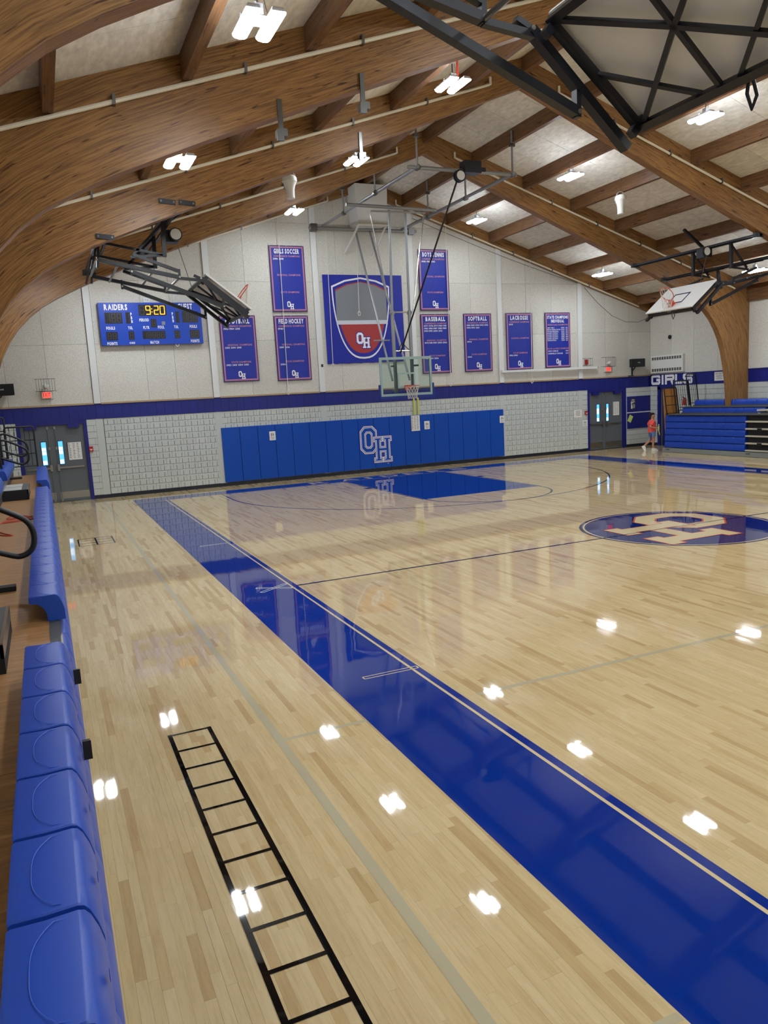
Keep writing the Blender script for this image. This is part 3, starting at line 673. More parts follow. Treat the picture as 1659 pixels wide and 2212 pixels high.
def rim(parent, c, n, t, dn):
    """c: mount point on the board face; n: out from the board; t: along the board; dn: where the net hangs"""
    c, n, t, dn = (Vector(k) for k in (c, n, t, dn)); ct = c+n*(.15+.229)
    M().tube([ct+n*math.cos(a)*.229+t*math.sin(a)*.229 for a in [2*math.pi*i/28 for i in range(28)]], .011, 8, True).build('rim', 'rim_orange', parent, smooth=True)
    bn = n.cross(t).normalized()
    if bn.dot(dn) < 0: bn = -bn
    q = M(); q.bar(c+n*.01, c+n*.16, .16, .05, upv=bn); q.bar(c+n*.012-bn*.03, c+n*.012+bn*.13, .18, .02, upv=n)
    for sgn in (-1, 1): q.tube([c+bn*.1+t*.06*sgn+n*.02, ct-n*.1+t*.2*sgn], .009, 6)
    q.build('rim_mount', 'rim_orange', parent)
    q = M(); N = 12
    def pt(i, k):
        f = k/5; r = .229*(1-.42*f**.8) if k < 5 else .229*.66
        a = 2*math.pi*(i+(k % 2)*.5)/N
        return ct+n*math.cos(a)*r+t*math.sin(a)*r+dn*(.42*f)
    for k in range(5):
        for i in range(N):
            q.tube([pt(i, k), pt(i, k+1)], .0045, 4); q.tube([pt(i, k), pt(i-1 if k % 2 == 0 else i+1, k+1)], .0045, 4)
    q.build('net', 'net_white', parent)
rim(bs, (0, YG-.012, 3.05), (0, -1, 0), (1, 0, 0), (0, 0, -1))
# masts and braces
for x, xt in ((-.3, -.23), (.31, .33)):
    M().tube([(xt, 11.86, 8.52), (x, 11.86, 5.3)], .04, 10).build('mast', 'pipe_grey', bs, smooth=True); M().tube([(x*1.0+xt*0, 11.86, 5.45), (x, 11.86, 2.85)], .06, 12).build('mast_sleeve', 'pipe_grey', bs, smooth=True)
    M().tube([(x, 11.86, 5.42), (x, 11.86, 5.34)], .085, 12).build('mast_collar', 'pipe_grey', bs)
    M().tube([(x, 11.9, 2.95), (x*1.6, 11.74, 2.95)], .03, 8).build('board_bracket', 'pipe_grey', bs); M().tube([(x, 11.9, 3.7), (x*1.6, 11.74, 3.7)], .03, 8).build('board_bracket', 'pipe_grey', bs)
for x0, x1 in ((-.1, -.36), (.45, .26)): M().tube([(x0, 15.0, 8.56), (x1, 11.98, 3.25)], .036, 10).build('rear_brace', 'pipe_grey', bs, smooth=True)
for a, b in (((-1.0, 11.6, 8.33), (-.4, 11.72, 5.36)), ((.86, 11.6, 8.4), (.36, 11.72, 5.36))):
    M().tube([a, b], .022, 8).build('stay_rod', 'chrome', bs, smooth=True)
for z, a, b, y in ((5.4, -.3, .42, 11.86), (4.58, -.66, -.1, 12.6), (4.18, -.3, .31, 11.86)): M().tube([(a, y, z), (b, y, z)], .026, 8).build('cross_tube', 'chrome', bs, smooth=True)
# roof pipe frame
for p, q_, r_ in (((-1.83, 15.0, 8.6), (2.28, 15.0, 8.62), .05), ((-1.33, 15.0, 8.67), (-1.26, 7.75, 8.62), .05), ((1.7, 15.0, 8.65), (1.68, 7.72, 8.62), .05), ((-1.5, 7.85, 8.62), (1.84, 7.85, 8.62), .05), ((-1.88, 11.35, 8.5), (1.3, 11.6, 8.52), .05), ((-1.06, 11.4, 8.36), (.86, 11.5, 8.4), .026)):
    M().tube([p, q_], r_, 10).build('frame_pipe', 'pipe_grey', bs, smooth=True)
for x, y in ((-1.22, 7.85), (1.72, 7.85), (-1.33, 10.4), (1.7, 10.4), (-1.35, 12.9), (1.7, 12.9)):
    M().tube([(x, y, 8.6), (x, y, deckz(x)-.1)], .028, 8).build('frame_hanger', 'pipe_grey', bs); M().box(x-.08, x+.08, y-.04, y+.04, deckz(x)-.52, deckz(x)-.44).build('hanger_clamp', 'steel_dark', bs)
    M().lathe([(.075, -.06), (.075, .06)], (x, y, 8.62), 10, 'y').build('pipe_clamp', 'steel_dark', bs)
for x in (-1.65, 2.06): M().box(x-.11, x+.11, 14.93, 15.14, 8.5, 8.74).build('wall_clamp', 'steel_dark', bs)
M().box(.12, .62, 7.68, 7.98, 8.55, 8.86).box(.62, .8, 7.75, 7.9, 8.62, 8.72).build('winch_motor', 'black_metal', bs)
wh = M().lathe([(.1, -.07), (.16, -.065), (.16, -.03), (.13, -.025), (.13, .025), (.16, .03), (.16, .065), (.1, .07)], (-.03, 7.74, 8.45), 22, 'y').build('belt_wheel', 'black_metal', bs, smooth=True)
M().lathe([(.12, -.078), (.12, -.072)], (-.03, 7.74, 8.45), 22, 'y').build('wheel_face', 'white_plastic', wh)
M().bar((-.1, 7.74, 8.36), (-.2, 11.6, 4.1), .05, .012).build('hoist_belt', 'belt_black', bs)
for sg in (-1, 1): M().tube([(-.03+sg*.2, 11.7, 4.18), (-.12, 11.62, 4.42)], .012, 5).build('belt_yoke', 'belt_black', bs)

# white duct box below the ridge
o = thing('duct_box', (.3, 14.6, 8.6), 'white sheet-metal duct box under the ridge behind the backstop', 'duct')
M().hexa([(-.24, 14.35, 8.62), (.84, 14.35, 8.66), (.84, 15.15, 8.66), (-.24, 15.15, 8.62), (-.3, 14.35, 9.98), (.9, 14.35, 9.98), (.9, 15.15, 9.98), (-.3, 15.15, 9.98)]).build('box', 'column_white', o)
M().box(-.27, .87, 14.32, 14.36, 8.6, 8.66).build('lip', 'white_plastic', o)
for a, b in (((-.22, 14.36, 8.64), (-.5, 15.14, 7.8)), ((.8, 14.36, 8.64), (.55, 15.14, 7.75))): M().bar(a, b, .05).build('strut', 'column_white', o)

# ================================================================== FOLDED SIDE BASKETS
def side_basket(sg, xl, yc, label, zl=4.8):
    """sg=+1: hung on the right side.  w runs from the board's lower edge towards the side wall"""
    r = thing('folded_basket', (xl, yc, zl), label, 'backstop', 'folded side baskets')
    dz_ = zl-4.8
    def p(w_, z, y): return Vector((xl+sg*w_, yc+y, z))
    bd = Vector((.94, 0, .74)).normalized(); nn = Vector((-bd.z, 0, bd.x))      # (w,z): up the board, out of its face
    def q3(al, y, off): return p(al*bd.x+off*nn.x, zl+al*bd.z+off*nn.z, y)
    H_ = 1.2; Wd = .92
    P8 = [q3(0, -Wd, 0), q3(0, Wd, 0), q3(H_, Wd, 0), q3(H_, -Wd, 0), q3(0, -Wd, .035), q3(0, Wd, .035), q3(H_, Wd, .035), q3(H_, -Wd, .035)]
    M().hexa(P8).build('board', 'board_white', r)
    M().hexa([q3(.01, -Wd+.01, -.004), q3(.01, Wd-.01, -.004), q3(H_-.01, Wd-.01, -.004), q3(H_-.01, -Wd+.01, -.004), q3(.01, -Wd+.01, -.001), q3(.01, Wd-.01, -.001), q3(H_-.01, Wd-.01, -.001), q3(H_-.01, -Wd+.01, -.001)]).build('board_back', 'board_back', r)
    sq = M()
    for a0, a1, y0, y1 in ((.3, .35, -.31, .31), (.73, .78, -.31, .31), (.35, .73, -.31, -.26), (.35, .73, .26, .31)):
        sq.add([q3(a0, y0, .037), q3(a0, y1, .037), q3(a1, y1, .037), q3(a1, y0, .037)], [(0, 1, 2, 3)])
    sq.build('target_square', 'paint_navy', r)
    N3 = (q3(0, 0, 1)-q3(0, 0, 0)).normalized()
    rim(r, q3(.26, 0, .037), N3, (0, 1, 0), ((0, 0, -1)))
    # tube frame behind the board
    o_ = -.09; t_ = .05
    segs = [((.03, -.86), (.03, .86)), ((H_-.03, -.86), (H_-.03, .86)), ((.03, -.86), (H_-.03, -.86)), ((.03, .86), (H_-.03, .86))]
    for a, b in segs: M().bar(q3(a[0], a[1], o_), q3(b[0], b[1], o_), .065, upv=N3).build('board_tube', 'black_metal', r)
    C_ = (.62, 0)
    for e in ((.05, -.8), (.05, .8), (H_-.05, -.8), (H_-.05, .8), (.05, 0), (H_-.05, 0)): M().bar(q3(C_[0], C_[1], o_+.005), q3(e[0], e[1], o_+.005), .04, upv=N3).build('brace_tube', 'black_metal', r)
    for y in (-.86, .86): M().bar(q3(.62, y, o_+.01), q3(.05, y*.2, o_+.01), .034, upv=N3).build('brace_tube', 'black_metal', r)
    for y in (-.86, .86):
        for al in (.06, H_-.06): M().bar(q3(al, y, -.02), q3(al, y, -.2), .07, upv=(0, 1, 0)).build('hinge_lug', 'black_metal', r)
    hk = q3(.0, -.2, -.05); M().tube([hk, hk+Vector((sg*.02, 0, -.12)), hk+Vector((sg*-.03, 0, -.22)), hk+Vector((sg*-.08, 0, -.12)), hk+Vector((sg*-.04, 0, -.02))], .014, 6).build('latch_hook', 'black_metal', r)
    # folding arms, both sides
    for y in (-1.0, 1.0):
        for a, b, wd in (((3.1, 5.78), (1.5, 5.46), .06), ((2.45, 5.56), (.62, 4.86), .06), ((2.4, 5.9), (1.5, 5.58), .05), ((1.06, 5.44), (.1, 4.62), .06), ((1.5, 5.44), (1.02, 5.4), .045)):
            M().bar(p(a[0], a[1]+dz_, y), p(b[0], b[1]+dz_, y), wd*1.2, wd*1.5, upv=(0, 1, 0)).build('fold_arm', 'black_metal', r)
        for a, b in (((1.5, 5.42), (1.5, 5.62)), ((2.45, 5.5), (2.46, 5.7)), ((.62, 4.82), (.62, 5.1)), ((1.06, 5.44), (1.2, 5.5)), ((3.1, 5.62), (3.02, 6.25)), ((3.22, 5.6), (3.02, 6.25))):
            M().bar(p(a[0], a[1]+dz_, y), p(b[0], b[1]+dz_, y), .045, .07, upv=(0, 1, 0)).build('link', 'black_metal', r)
        for a in ((1.5, 5.46), (.62, 4.86), (2.45, 5.56), (1.06, 5.44), (3.1, 5.78)):
            c = p(a[0], a[1]+dz_, y); M().lathe([(.02, -.05), (.02, .05)], c, 8, 'y').build('pivot_bolt', 'steel', r)
    for w_, z in ((3.1, 5.78), (2.72, 5.66), (2.0, 5.6), (1.5, 5.45)): M().tube([p(w_, z+dz_, -1.0), p(w_, z+dz_, 1.0)], .024, 8).build('cross_tube', 'steel_dark', r)
    # hangers and carrier beams between the two arches
    ya, yb = -1.75, (3.25 if yc > 0 else 1.6)
    if yc < 0: ya = -3.2
    for w_, z in ((1.7, 6.66), (3.02, 6.22)):
        M().bar(p(w_, z, ya), p(w_, z, yb), .09, .09).build('carrier_beam', 'black_metal', r); M().bar(p(w_-.16, z, ya), p(w_-.16, z, yb), .05, .05).build('carrier_beam', 'black_metal', r)
        for y in (ya+.05, yb-.05): M().box(*sorted((p(w_-.2, 0, 0).x, p(w_+.1, 0, 0).x)), yc+y-.05, yc+y+.05, z-.07, z+.06).build('beam_shoe', 'black_metal', r)
    for y in (-.72, .72):
        M().bar(p(1.7, 6.62, y), p(1.72, 5.92, y), .08).build('hanger_post', 'black_metal', r); M().bar(p(1.72, 5.95, y), p(3.0, 6.18, y), .05).build('stay_bar', 'black_metal', r)
        M().bar(p(1.72, 5.95, y), p(2.4, 5.9, y), .05).build('stay_bar', 'black_metal', r); M().bar(p(1.7, 6.6, y), p(2.35, 5.95, y), .05).build('stay_bar', 'black_metal', r)
    M().bar(p(1.7, 6.68, .3), p(.9, 7.2, .3), .07).build('roof_strut', 'black_metal', r)
    mt = M().box(*sorted((p(1.3, 0, 0).x, p(1.62, 0, 0).x)), yc-.1, yc+.2, 6.35, 6.6).build('winch_motor', 'black_metal', r)
    c = p(1.35, 6.5, -.14); M().lathe([(.14, -.03), (.14, .03)], c, 24, 'y').build('winch_drum', 'black_metal', mt); M().lathe([(.115, -.036), (.115, -.031)], c, 24, 'y').build('drum_face', 'white_plastic', mt)
    M().tube([p(1.35, 6.36, -.14), p(1.1, 5.4, -.1)], .008, 5).build('hoist_cable', 'wire', r)
    return r
side_basket(-1, -6.45, 6.83, 'black folding basket frame hanging in front of the scoreboard on the left')
side_basket(1, 6.35, 6.83, 'folded basket with white board and dark square on the right side')
side_basket(-1, -5.97, -6.52, 'black folded basket frame close overhead at the top right corner', 4.95)

# ================================================================== SCOREBOARD
sb = thing('scoreboard', (-7.335, 15.05, 4.81), 'blue electronic scoreboard showing 9:20 in yellow digits', 'scoreboard')
SX, SZ, SWX, SHZ = -8.92, 6.12, 3.17, 1.31
yb_ = 15.0
M().box(SX, SX+SWX, yb_, 15.17, SZ-SHZ, SZ).build('cabinet', 'score_blue', sb)
def fx(u, v): return SX+SWX*((u-(60+(v-160)*.1))/(1415-(v-160)*.05))
def fz(v): return SZ-SHZ*(v-160)/555
SEG = {'0': 'abcdef', '1': 'bc', '2': 'abged', '8': 'abcdefg', '9': 'abcdfg'}
def digit(m, ch, x0, x1, z0, z1, y):
    t = min((x1-x0)*.17, .024); zm = (z0+z1)/2; hh = t/2
    R_ = {'a': (x0+hh, x1-hh, z1-t, z1), 'd': (x0+hh, x1-hh, z0, z0+t), 'g': (x0+hh, x1-hh, zm-hh, zm+hh), 'f': (x0, x0+t, zm+.004, z1-hh), 'b': (x1-t, x1, zm+.004, z1-hh), 'e': (x0, x0+t, z0+hh, zm-.004), 'c': (x1-t, x1, z0+hh, zm-.004)}
    for s_ in SEG[ch]: a, b, c, d = R_[s_]; m.box(a, b, y-.004, y, c, d)
def display(u0, u1, v0, v1, s_, lit=None):
    x0, x1, z1, z0 = fx(u0, v0), fx(u1, v0), fz(v0), fz(v1)
    pn = M().box(x0, x1, yb_-.008, yb_+.01, z0, z1).build('display', 'score_panel', sb)
    n = len(s_); cw = (x1-x0-.03)/n; d = M(); e = M()
    for i, ch in enumerate(s_):
        if ch == ' ': continue
        a = x0+.015+cw*i+cw*.12; b = a+cw*.74
        if lit: (digit(e, '920'[i-1], fx((697, 810, 893)[i-1], v0), fx((765, 877, 963)[i-1], v0), z0+.03, z1-.03, yb_-.009) if i else digit(d, '8', fx(612, v0), fx(678, v0), z0+.03, z1-.03, yb_-.009))
        else: digit(d, ch, a, b, z0+.03, z1-.03, yb_-.009)
    if d.v: d.build('dark_segment', 'score_dim', pn)
    if e.v:
        for dz in (.34, .62): xx = fx(787, 240); zz = z0+(z1-z0)*dz; e.box(xx-.013, xx+.013, yb_-.013, yb_-.009, zz-.013, zz+.013)
        e.build('lit_segment', 'score_lit', pn)
display(600, 985, 188, 332, '8888', ' 920'); display(148, 378, 288, 430, '188'); display(425, 485, 285, 432, '1'); display(768, 845, 378, 487, '8')
display(1113, 1165, 280, 428, '1'); display(1205, 1430, 280, 428, '188'); display(168, 318, 540, 648, '88'); display(465, 540, 535, 645, '8'); display(652, 965, 535, 640, '18888'); display(1092, 1170, 535, 640, '8'); display(1310, 1446, 530, 640, '88')
M().box(fx(922, 430), fx(968, 430), yb_-.006, yb_, fz(455), fz(410)).build('horn_grille', 'grey_print', sb)
q = Lines(); T3 = lambda a, b: (a, yb_-.004, b)
for s_, u, v, h, wd in (('RAIDERS', 297, 218, .165, .7), ('GUEST', 1255, 212, .165, .46), ('PERIOD', 680, 388, .085, .29), ('FOULS', 230, 490, .085, .26), ('TOL', 492, 490, .085, .14), ('PLYR', 708, 488, .085, .19), ('FOUL', 912, 486, .085, .2), ('TOL', 1122, 484, .085, .14), ('FOULS', 1365, 482, .085, .235), ('POINTS', 252, 692, .085, .3), ('OES', 516, 688, .055, .17), ('MATCH', 818, 686, .085, .27), ('POINTS', 1383, 680, .085, .275),
                        ('P', 504, 310, .085, .045), ('B', 510, 358, .085, .045), ('B', 516, 405, .085, .045), ('P', 1073, 310, .085, .045), ('B', 1078, 357, .085, .045), ('B', 1083, 403, .085, .045)):
    text(q, s_, fx(u, v), fz(v)-h/2, h, T3, width=wd, bold=1)
q.build('lettering', 'white_print', sb)
o = thing('outlet_box', (-7.4, 15.15, 6.15), 'small white junction box just above the scoreboard', 'outlet')
M().box(-7.52, -7.32, 15.1, 15.185, 6.14, 6.28).build('plate', 'column_white', o); M().box(-7.47, -7.45, 15.095, 15.1, 6.21, 6.23).box(-7.4, -7.38, 15.095, 15.1, 6.2, 6.22).build('socket', 'ink', o)

# ================================================================== BANNERS
def banner(x0, x1, z0, z1, title, conf, reg, state, label, extra=None):
    xc = (x0+x1)/2; H_ = z1-z0; W_ = x1-x0; yf = 15.145
    r = thing('sports_banner', (xc, yf, z0), label, 'banner', 'blue championship banners')
    cl = M(); nx, nz = 8, 12; rg = random.Random(title+label); ph = rg.random()*6
    g = lambda i, k: (x0+W_*i/nx, yf+.006*math.sin(i*1.1+ph+k*.25), z0+H_*k/nz)
    cl.add([g(i, k) for k in range(nz+1) for i in range(nx+1)], [(k*(nx+1)+i, k*(nx+1)+i+1, (k+1)*(nx+1)+i+1, (k+1)*(nx+1)+i) for k in range(nz) for i in range(nx)])
    cl.add([(a, yf+.018, b) for a, b in ((x0, z0), (x1, z0), (x1, z1), (x0, z1))], [(3, 2, 1, 0)])
    cl.build('cloth', 'banner_blue', r, smooth=True)
    def frame(d, t, y, mm, nm):
        m = M()
        for a, b, c, e in ((x0+d, x1-d, z0+d, z0+d+t), (x0+d, x1-d, z1-d-t, z1-d), (x0+d, x0+d+t, z0+d+t, z1-d-t), (x1-d-t, x1-d, z0+d+t, z1-d-t)): m.box(a, b, y, y+.003, c, e)
        m.build(nm, mm, r)
    frame(0, .032, yf-.012, 'banner_edge', 'hem'); frame(.032, .05, yf-.012, 'banner_pink', 'border')
    T = lambda a, b: (a, yf-.011, b)
    Z = lambda f: z1-H_*f
    wq, pq = Lines(), Lines()
    if extra: extra(wq, pq, T, Z, x0, x1, xc)
    else:
        text(wq, title, xc, Z(.118), H_*.066, T, width=min(.9, .083*len(title)+.16), gap=.14, bold=1)
        for s_, f, wd in (('CONFERENCE CHAMPIONS', .172, .93), ('REGIONAL CHAMPIONS', .455, .83), ('STATE CHAMPIONS', .715, .67)): text(pq, s_, xc+(.03 if f > .2 else 0), Z(f), H_*.026, T, width=wd)
        for ls, f in ((conf, .212), (reg, .495), (state, .757)):
            for k, l in enumerate(ls): text(wq, l, x0+.13, Z(f+.042*k), H_*.025, T, align='l', width=.185*len(l.split())+(.02 if len(l.split()) > 3 else .0))
    wq.build('lettering', 'white_print', r); pq.build('pink_lettering', 'pink_print', r)
    E = lambda a, b: (xc-.1+.0+a*.235, yf-.012, Z(.962)+b*.265)
    o_, h_ = emblem(0, E); m = M(); o_(m); h_(m); m.build('emblem', 'white_print', r)
    for i in (0, .5, 1): M().lathe([(.012, -.006), (.012, .004)], (x0+.03+(W_-.06)*i, yf-.014, z1-.018), 8, 'y').build('eyelet', 'steel', r)
    return r
banner(-3.265, -2.02, 5.82, 8.02, 'GIRLS SOCCER', ['2016 2018'], [], [], 'tall blue banner reading GIRLS SOCCER, top left of the mascot banner')
banner(-3.265, -2.03, 3.48, 5.69, 'FIELD HOCKEY', ['1981'], ['2015 2016'], ['2016'], 'tall blue banner reading FIELD HOCKEY below the soccer banner')
banner(-5.15, -3.92, 3.52, 5.71, 'FOOTBALL', ['1982 1984 2015'], ['2013 2014 2015'], ['1982 2013 2014 2015'], 'tall blue banner reading FOOTBALL under the left folded basket')
banner(2.39, 3.63, 5.83, 8.03, 'BOYS TENNIS', ['1980 1981 1983'], [], [], 'tall blue banner reading BOYS TENNIS right of the backstop pipes')
banner(2.37, 3.6, 3.51, 5.7, 'BASEBALL', ['1977 1978 1979 1980 1981', '1982 1983 1987 1988 1989', '1990 1995 2003 2021'], ['1978 1981 1989 2003 2006'], ['1981 2003 2006'], 'tall blue banner reading BASEBALL partly behind the glass board')
banner(4.2, 5.43, 3.51, 5.7, 'SOFTBALL', ['1983 1989 1990 1992 1993', '1994 1995 2013'], ['1994'], ['1994'], 'tall blue banner reading SOFTBALL between baseball and lacrosse banners')
banner(6.1, 7.33, 3.51, 5.71, 'LACROSSE', ['2008'], [], ['1992 1993'], 'tall blue banner reading LACROSSE with a white cord across it')
def indiv(wq, pq, T, Z, x0, x1, xc):
    text(wq, 'STATE CHAMPIONS', xc+.0, Z(.108), .11, T, width=1.02, gap=.14, bold=1); text(wq, 'INDIVIDUAL', xc, Z(.178), .11, T, width=.64, gap=.14, bold=1)
    text(pq, 'WRESTLING CHAMPIONS', xc, Z(.235), .062, T, width=1.0)
    for k, (a, b, c) in enumerate((('ANDY MAC', '1983', '112'), ('BRIAN BORKOWSKI', '1994', '152'), ('CRAIG MORRELL', '2009', '103'), ('DANNY BUTEAU', '2014', '106'), ('DANNY BUTEAU', '2015', '106'), ('DANNY BUTEAU', '2016', '113'), ('DANNY BUTEAU', '2017', '120'), ('ZOE BUTEAU', '2019', '152'))):
        z = Z(.285+.0325*k); text(wq, a, x0+.1, z, .045, T, align='l', width=.043*len(a)); text(wq, b, x1-.44, z, .045, T, align='l', width=.16); text(wq, c, x1-.22, z, .045, T, align='l', width=.1)
    text(pq, 'TRACK and FIELD CHAMPIONS', xc, Z(.665), .058, T, width=1.08)
    for k, (a, b) in enumerate((('DREW GAMAGE', '2015'), ('GABRIELLE CHEGGE', '2021'))): z = Z(.708+.045*k); text(wq, a, x0+.12, z, .05, T, align='l', width=.045*len(a)); text(wq, b, x1-.24, z, .05, T, align='l', width=.13)
banner(7.945, 9.17, 3.53, 5.71, 'IND', [], [], [], 'tall blue banner reading STATE CHAMPIONS INDIVIDUAL, rightmost banner', indiv)
# large square banner: a plain shield with the letters stands in for its picture
r = thing('square_banner', (.13, 15.14, 4.0), 'large square blue banner with grey and red shield on the end wall', 'banner')
bx0, bx1, bz0, bz1, yf = -1.4, 1.66, 4.0, 7.08, 15.14
cl = M(); nx, nz = 26, 10
cl.add([(bx0+(bx1-bx0)*i/nx, yf+.008*math.sin(i*.7)*(1.1-k/nz), bz0+(bz1-bz0)*k/nz+(.012*math.sin(i*1.6) if k == 0 else 0)) for k in range(nz+1) for i in range(nx+1)], [(k*(nx+1)+i, k*(nx+1)+i+1, (k+1)*(nx+1)+i+1, (k+1)*(nx+1)+i) for k in range(nz) for i in range(nx)])
cl.add([(a, yf+.02, b) for a, b in ((bx0, bz0), (bx1, bz0), (bx1, bz1), (bx0, bz1))], [(3, 2, 1, 0)])
cl.build('cloth', 'mascot_blue', r, smooth=True)
def shield(sx, sz, cz, n=14):
    pts = [(-sx, .42*sz), (-.55*sx, .5*sz), (0, .54*sz), (.55*sx, .5*sz), (sx, .42*sz)]
    rr = [(sx*math.cos(a*.5*math.pi/n)**.8, .42*sz-(1.0*sz)*math.sin(a*.5*math.pi/n)) for a in range(1, n+1)]
    return [(.02+a, cz+b) for a, b in pts+rr+[(-a, b) for a, b in rr[::-1][1:]]]
def flatpoly(poly, y, name, mm): M().add([(a, y, b) for a, b in poly], [tuple(range(len(poly)))[::-1]]).build(name, mm, r)
flatpoly(shield(1.12, 2.55, 5.62), yf-.012, 'shield_outline', 'white_print'); flatpoly(shield(1.07, 2.44, 5.62), yf-.014, 'shield_field', 'mascot_blue')
flatpoly(shield(.98, 2.24, 5.64), yf-.016, 'shield_base', 'red_print')
flatpoly([(-.96, 5.5), (1.0, 5.5), (1.0, 6.52), (.56, 6.72), (.02, 6.82), (-.52, 6.72), (-.96, 6.52)], yf-.018, 'shield_chief', 'grey_print')
flatpoly([(-.98, 5.36), (1.02, 5.36), (1.0, 5.5), (-.97, 5.5)], yf-.019, 'shield_bar', 'pale_print')
for e, mm, d in ((.05, 'mascot_blue', .021), (0, 'white_print', .024)):
    o_, h_ = emblem(e, lambda a, b: (-.25+a*.52, yf-d, 4.52+b*.55)); m = M(); o_(m); m.build('emblem', mm, r)
    o_, h_ = emblem(e, lambda a, b: (-.25+a*.52, yf-d-.001, 4.52+b*.55)); m = M(); h_(m); m.build('emblem', mm, r)

# ================================================================== WALL PADDING
wp = thing('wall_padding', (.2, 15.15, .13), 'long blue wall padding under the basket with outlined OH letters', 'padding')
pn = 18; pw = (5.86+5.385)/pn
me = M(); a, b, c, d = .0015, pw-.0015, .006, .03
me.hexa([(a, .055, .13), (b, .055, .13), (b, .055, 1.995), (a, .055, 1.995), (a+c, -.0, .142), (b-c, 0, .142), (b-c, 0, 1.983), (a+c, 0, 1.983)])
me = me.mesh('pad_panel', 'pad_blue')
for i in range(pn): inst(me, 'pad_panel', wp, (-5.385+pw*i, YE-.055, 0))
for e, mm, d in ((.034, 'red_print', .001), (.026, 'white_print', .002), (.004, 'pad_blue', .003), (-.012, 'white_print', .004), (-.028, 'pad_blue', .005)):
    for k in (0, 1):
        f_ = emblem(e, lambda a, b: (-.31+a*1.19, YE-.056-d-.006*k, .37+b*1.3))[k]; m = M(); f_(m); m.build('emblem', mm, wp)
M().box(.72, .76, YE-.062, YE-.054, .27, .29).build('maker_tag', 'white_print', wp)
# ================================================================== DOORS
def double_door(idx, x0, x1, ml, mr, meet, wins, poster):
    """x0,x1 outer frame; ml, mr opening"""
    d = M(); yf = YE-.012
    for a, b, c, e in ((x0, ml, 0, 2.43), (mr, x1, 0, 2.43), (x0, x1, 2.43, 2.56)): d.box(a, b, yf, YE+.24, c, e)
    d = d.build('door_%d' % idx, 'door_blue', kind='structure')
    for a, b, side, (wa, wb) in ((ml, meet-.035, -1, wins[0]), (meet+.035, mr, 1, wins[1])):
        yl = YE+.05
        lf = M()
        for p, q_, c, e in ((a, b, .03, 1.2), (a, b, 1.92, 2.43), (a, wa, 1.2, 1.92), (wb, b, 1.2, 1.92)): lf.box(p+.003, q_-.003, yl, yl+.045, c, e)
        lf = lf.build('door_leaf', 'door_grey', d)
        M().box(wa, wb, yl+.015, yl+.02, 1.2, 1.92).build('window_pane', 'window_sky', lf)
        zz = [1.2, 1.36, 1.5, 1.62, 1.92]
        for k in (0, 2, 3): M().box(wa+.008, wb-.02, yl+.011, yl+.014, zz[k]+.02, zz[k]+.02+(.1 if k else .12)).build('bright_pane', 'window_white', lf)
        fm = M()
        for p, q_, c, e in ((wa-.018, wa, 1.18, 1.94), (wb, wb+.018, 1.18, 1.94), (wa, wb, 1.18, 1.2), (wa, wb, 1.92, 1.94)): fm.box(p, q_, yl-.006, yl+.002, c, e)
        fm.build('window_bead', 'black_metal', lf)
        M().box(a+.03, b-.03, yl-.004, yl, .1, .32).build('kick_plate', 'steel', lf)
        M().box(a+.04, b-.1, yl-.05, yl-.02, 1.065, 1.115).build('push_bar', 'steel', lf)
        hx = b-.07 if side < 0 else a+.07
        M().box(hx-.035, hx+.035, yl-.065, yl, 1.0, 1.2).build('latch_case', 'steel', lf)
        M().tube([(hx, yl-.02, .05), (hx, yl-.02, 2.38)], .008, 6).build('latch_rod', 'door_grey', lf)
        for z in (.06, 1.7, 2.34): M().box(hx-.025, hx+.025, yl-.03, yl, z-.03, z+.05).build('rod_guide', 'steel', lf)
        cx = a+.3 if side < 0 else b-.3
        M().box(cx-.17, cx+.17, yf-.05, YE+.05, 2.32, 2.44).build('closer', 'door_blue', lf)
    M().box(meet-.04, meet+.04, YE+.055, YE+.12, 0, 2.43).build('mullion', 'door_grey', d)
    M().box(ml, mr, YE+.2, YE+.24, 0, 2.43).build('light_blocker', 'door_grey', d)  # added unseen backing plate, keeps background light out of the door gaps
    M().box(ml, mr, YE-.005, YE+.12, 0, .03).build('threshold', 'steel_dark', d)
    return d
double_door(1, -11.65, -9.62, -11.55, -9.72, -10.68, ((-11.01, -10.87), (-10.52, -10.385)), None)
double_door(2, 10.04, 12.08, 10.14, 11.9, 10.93, ((10.55, 10.7), (11.04, 11.19)), None)
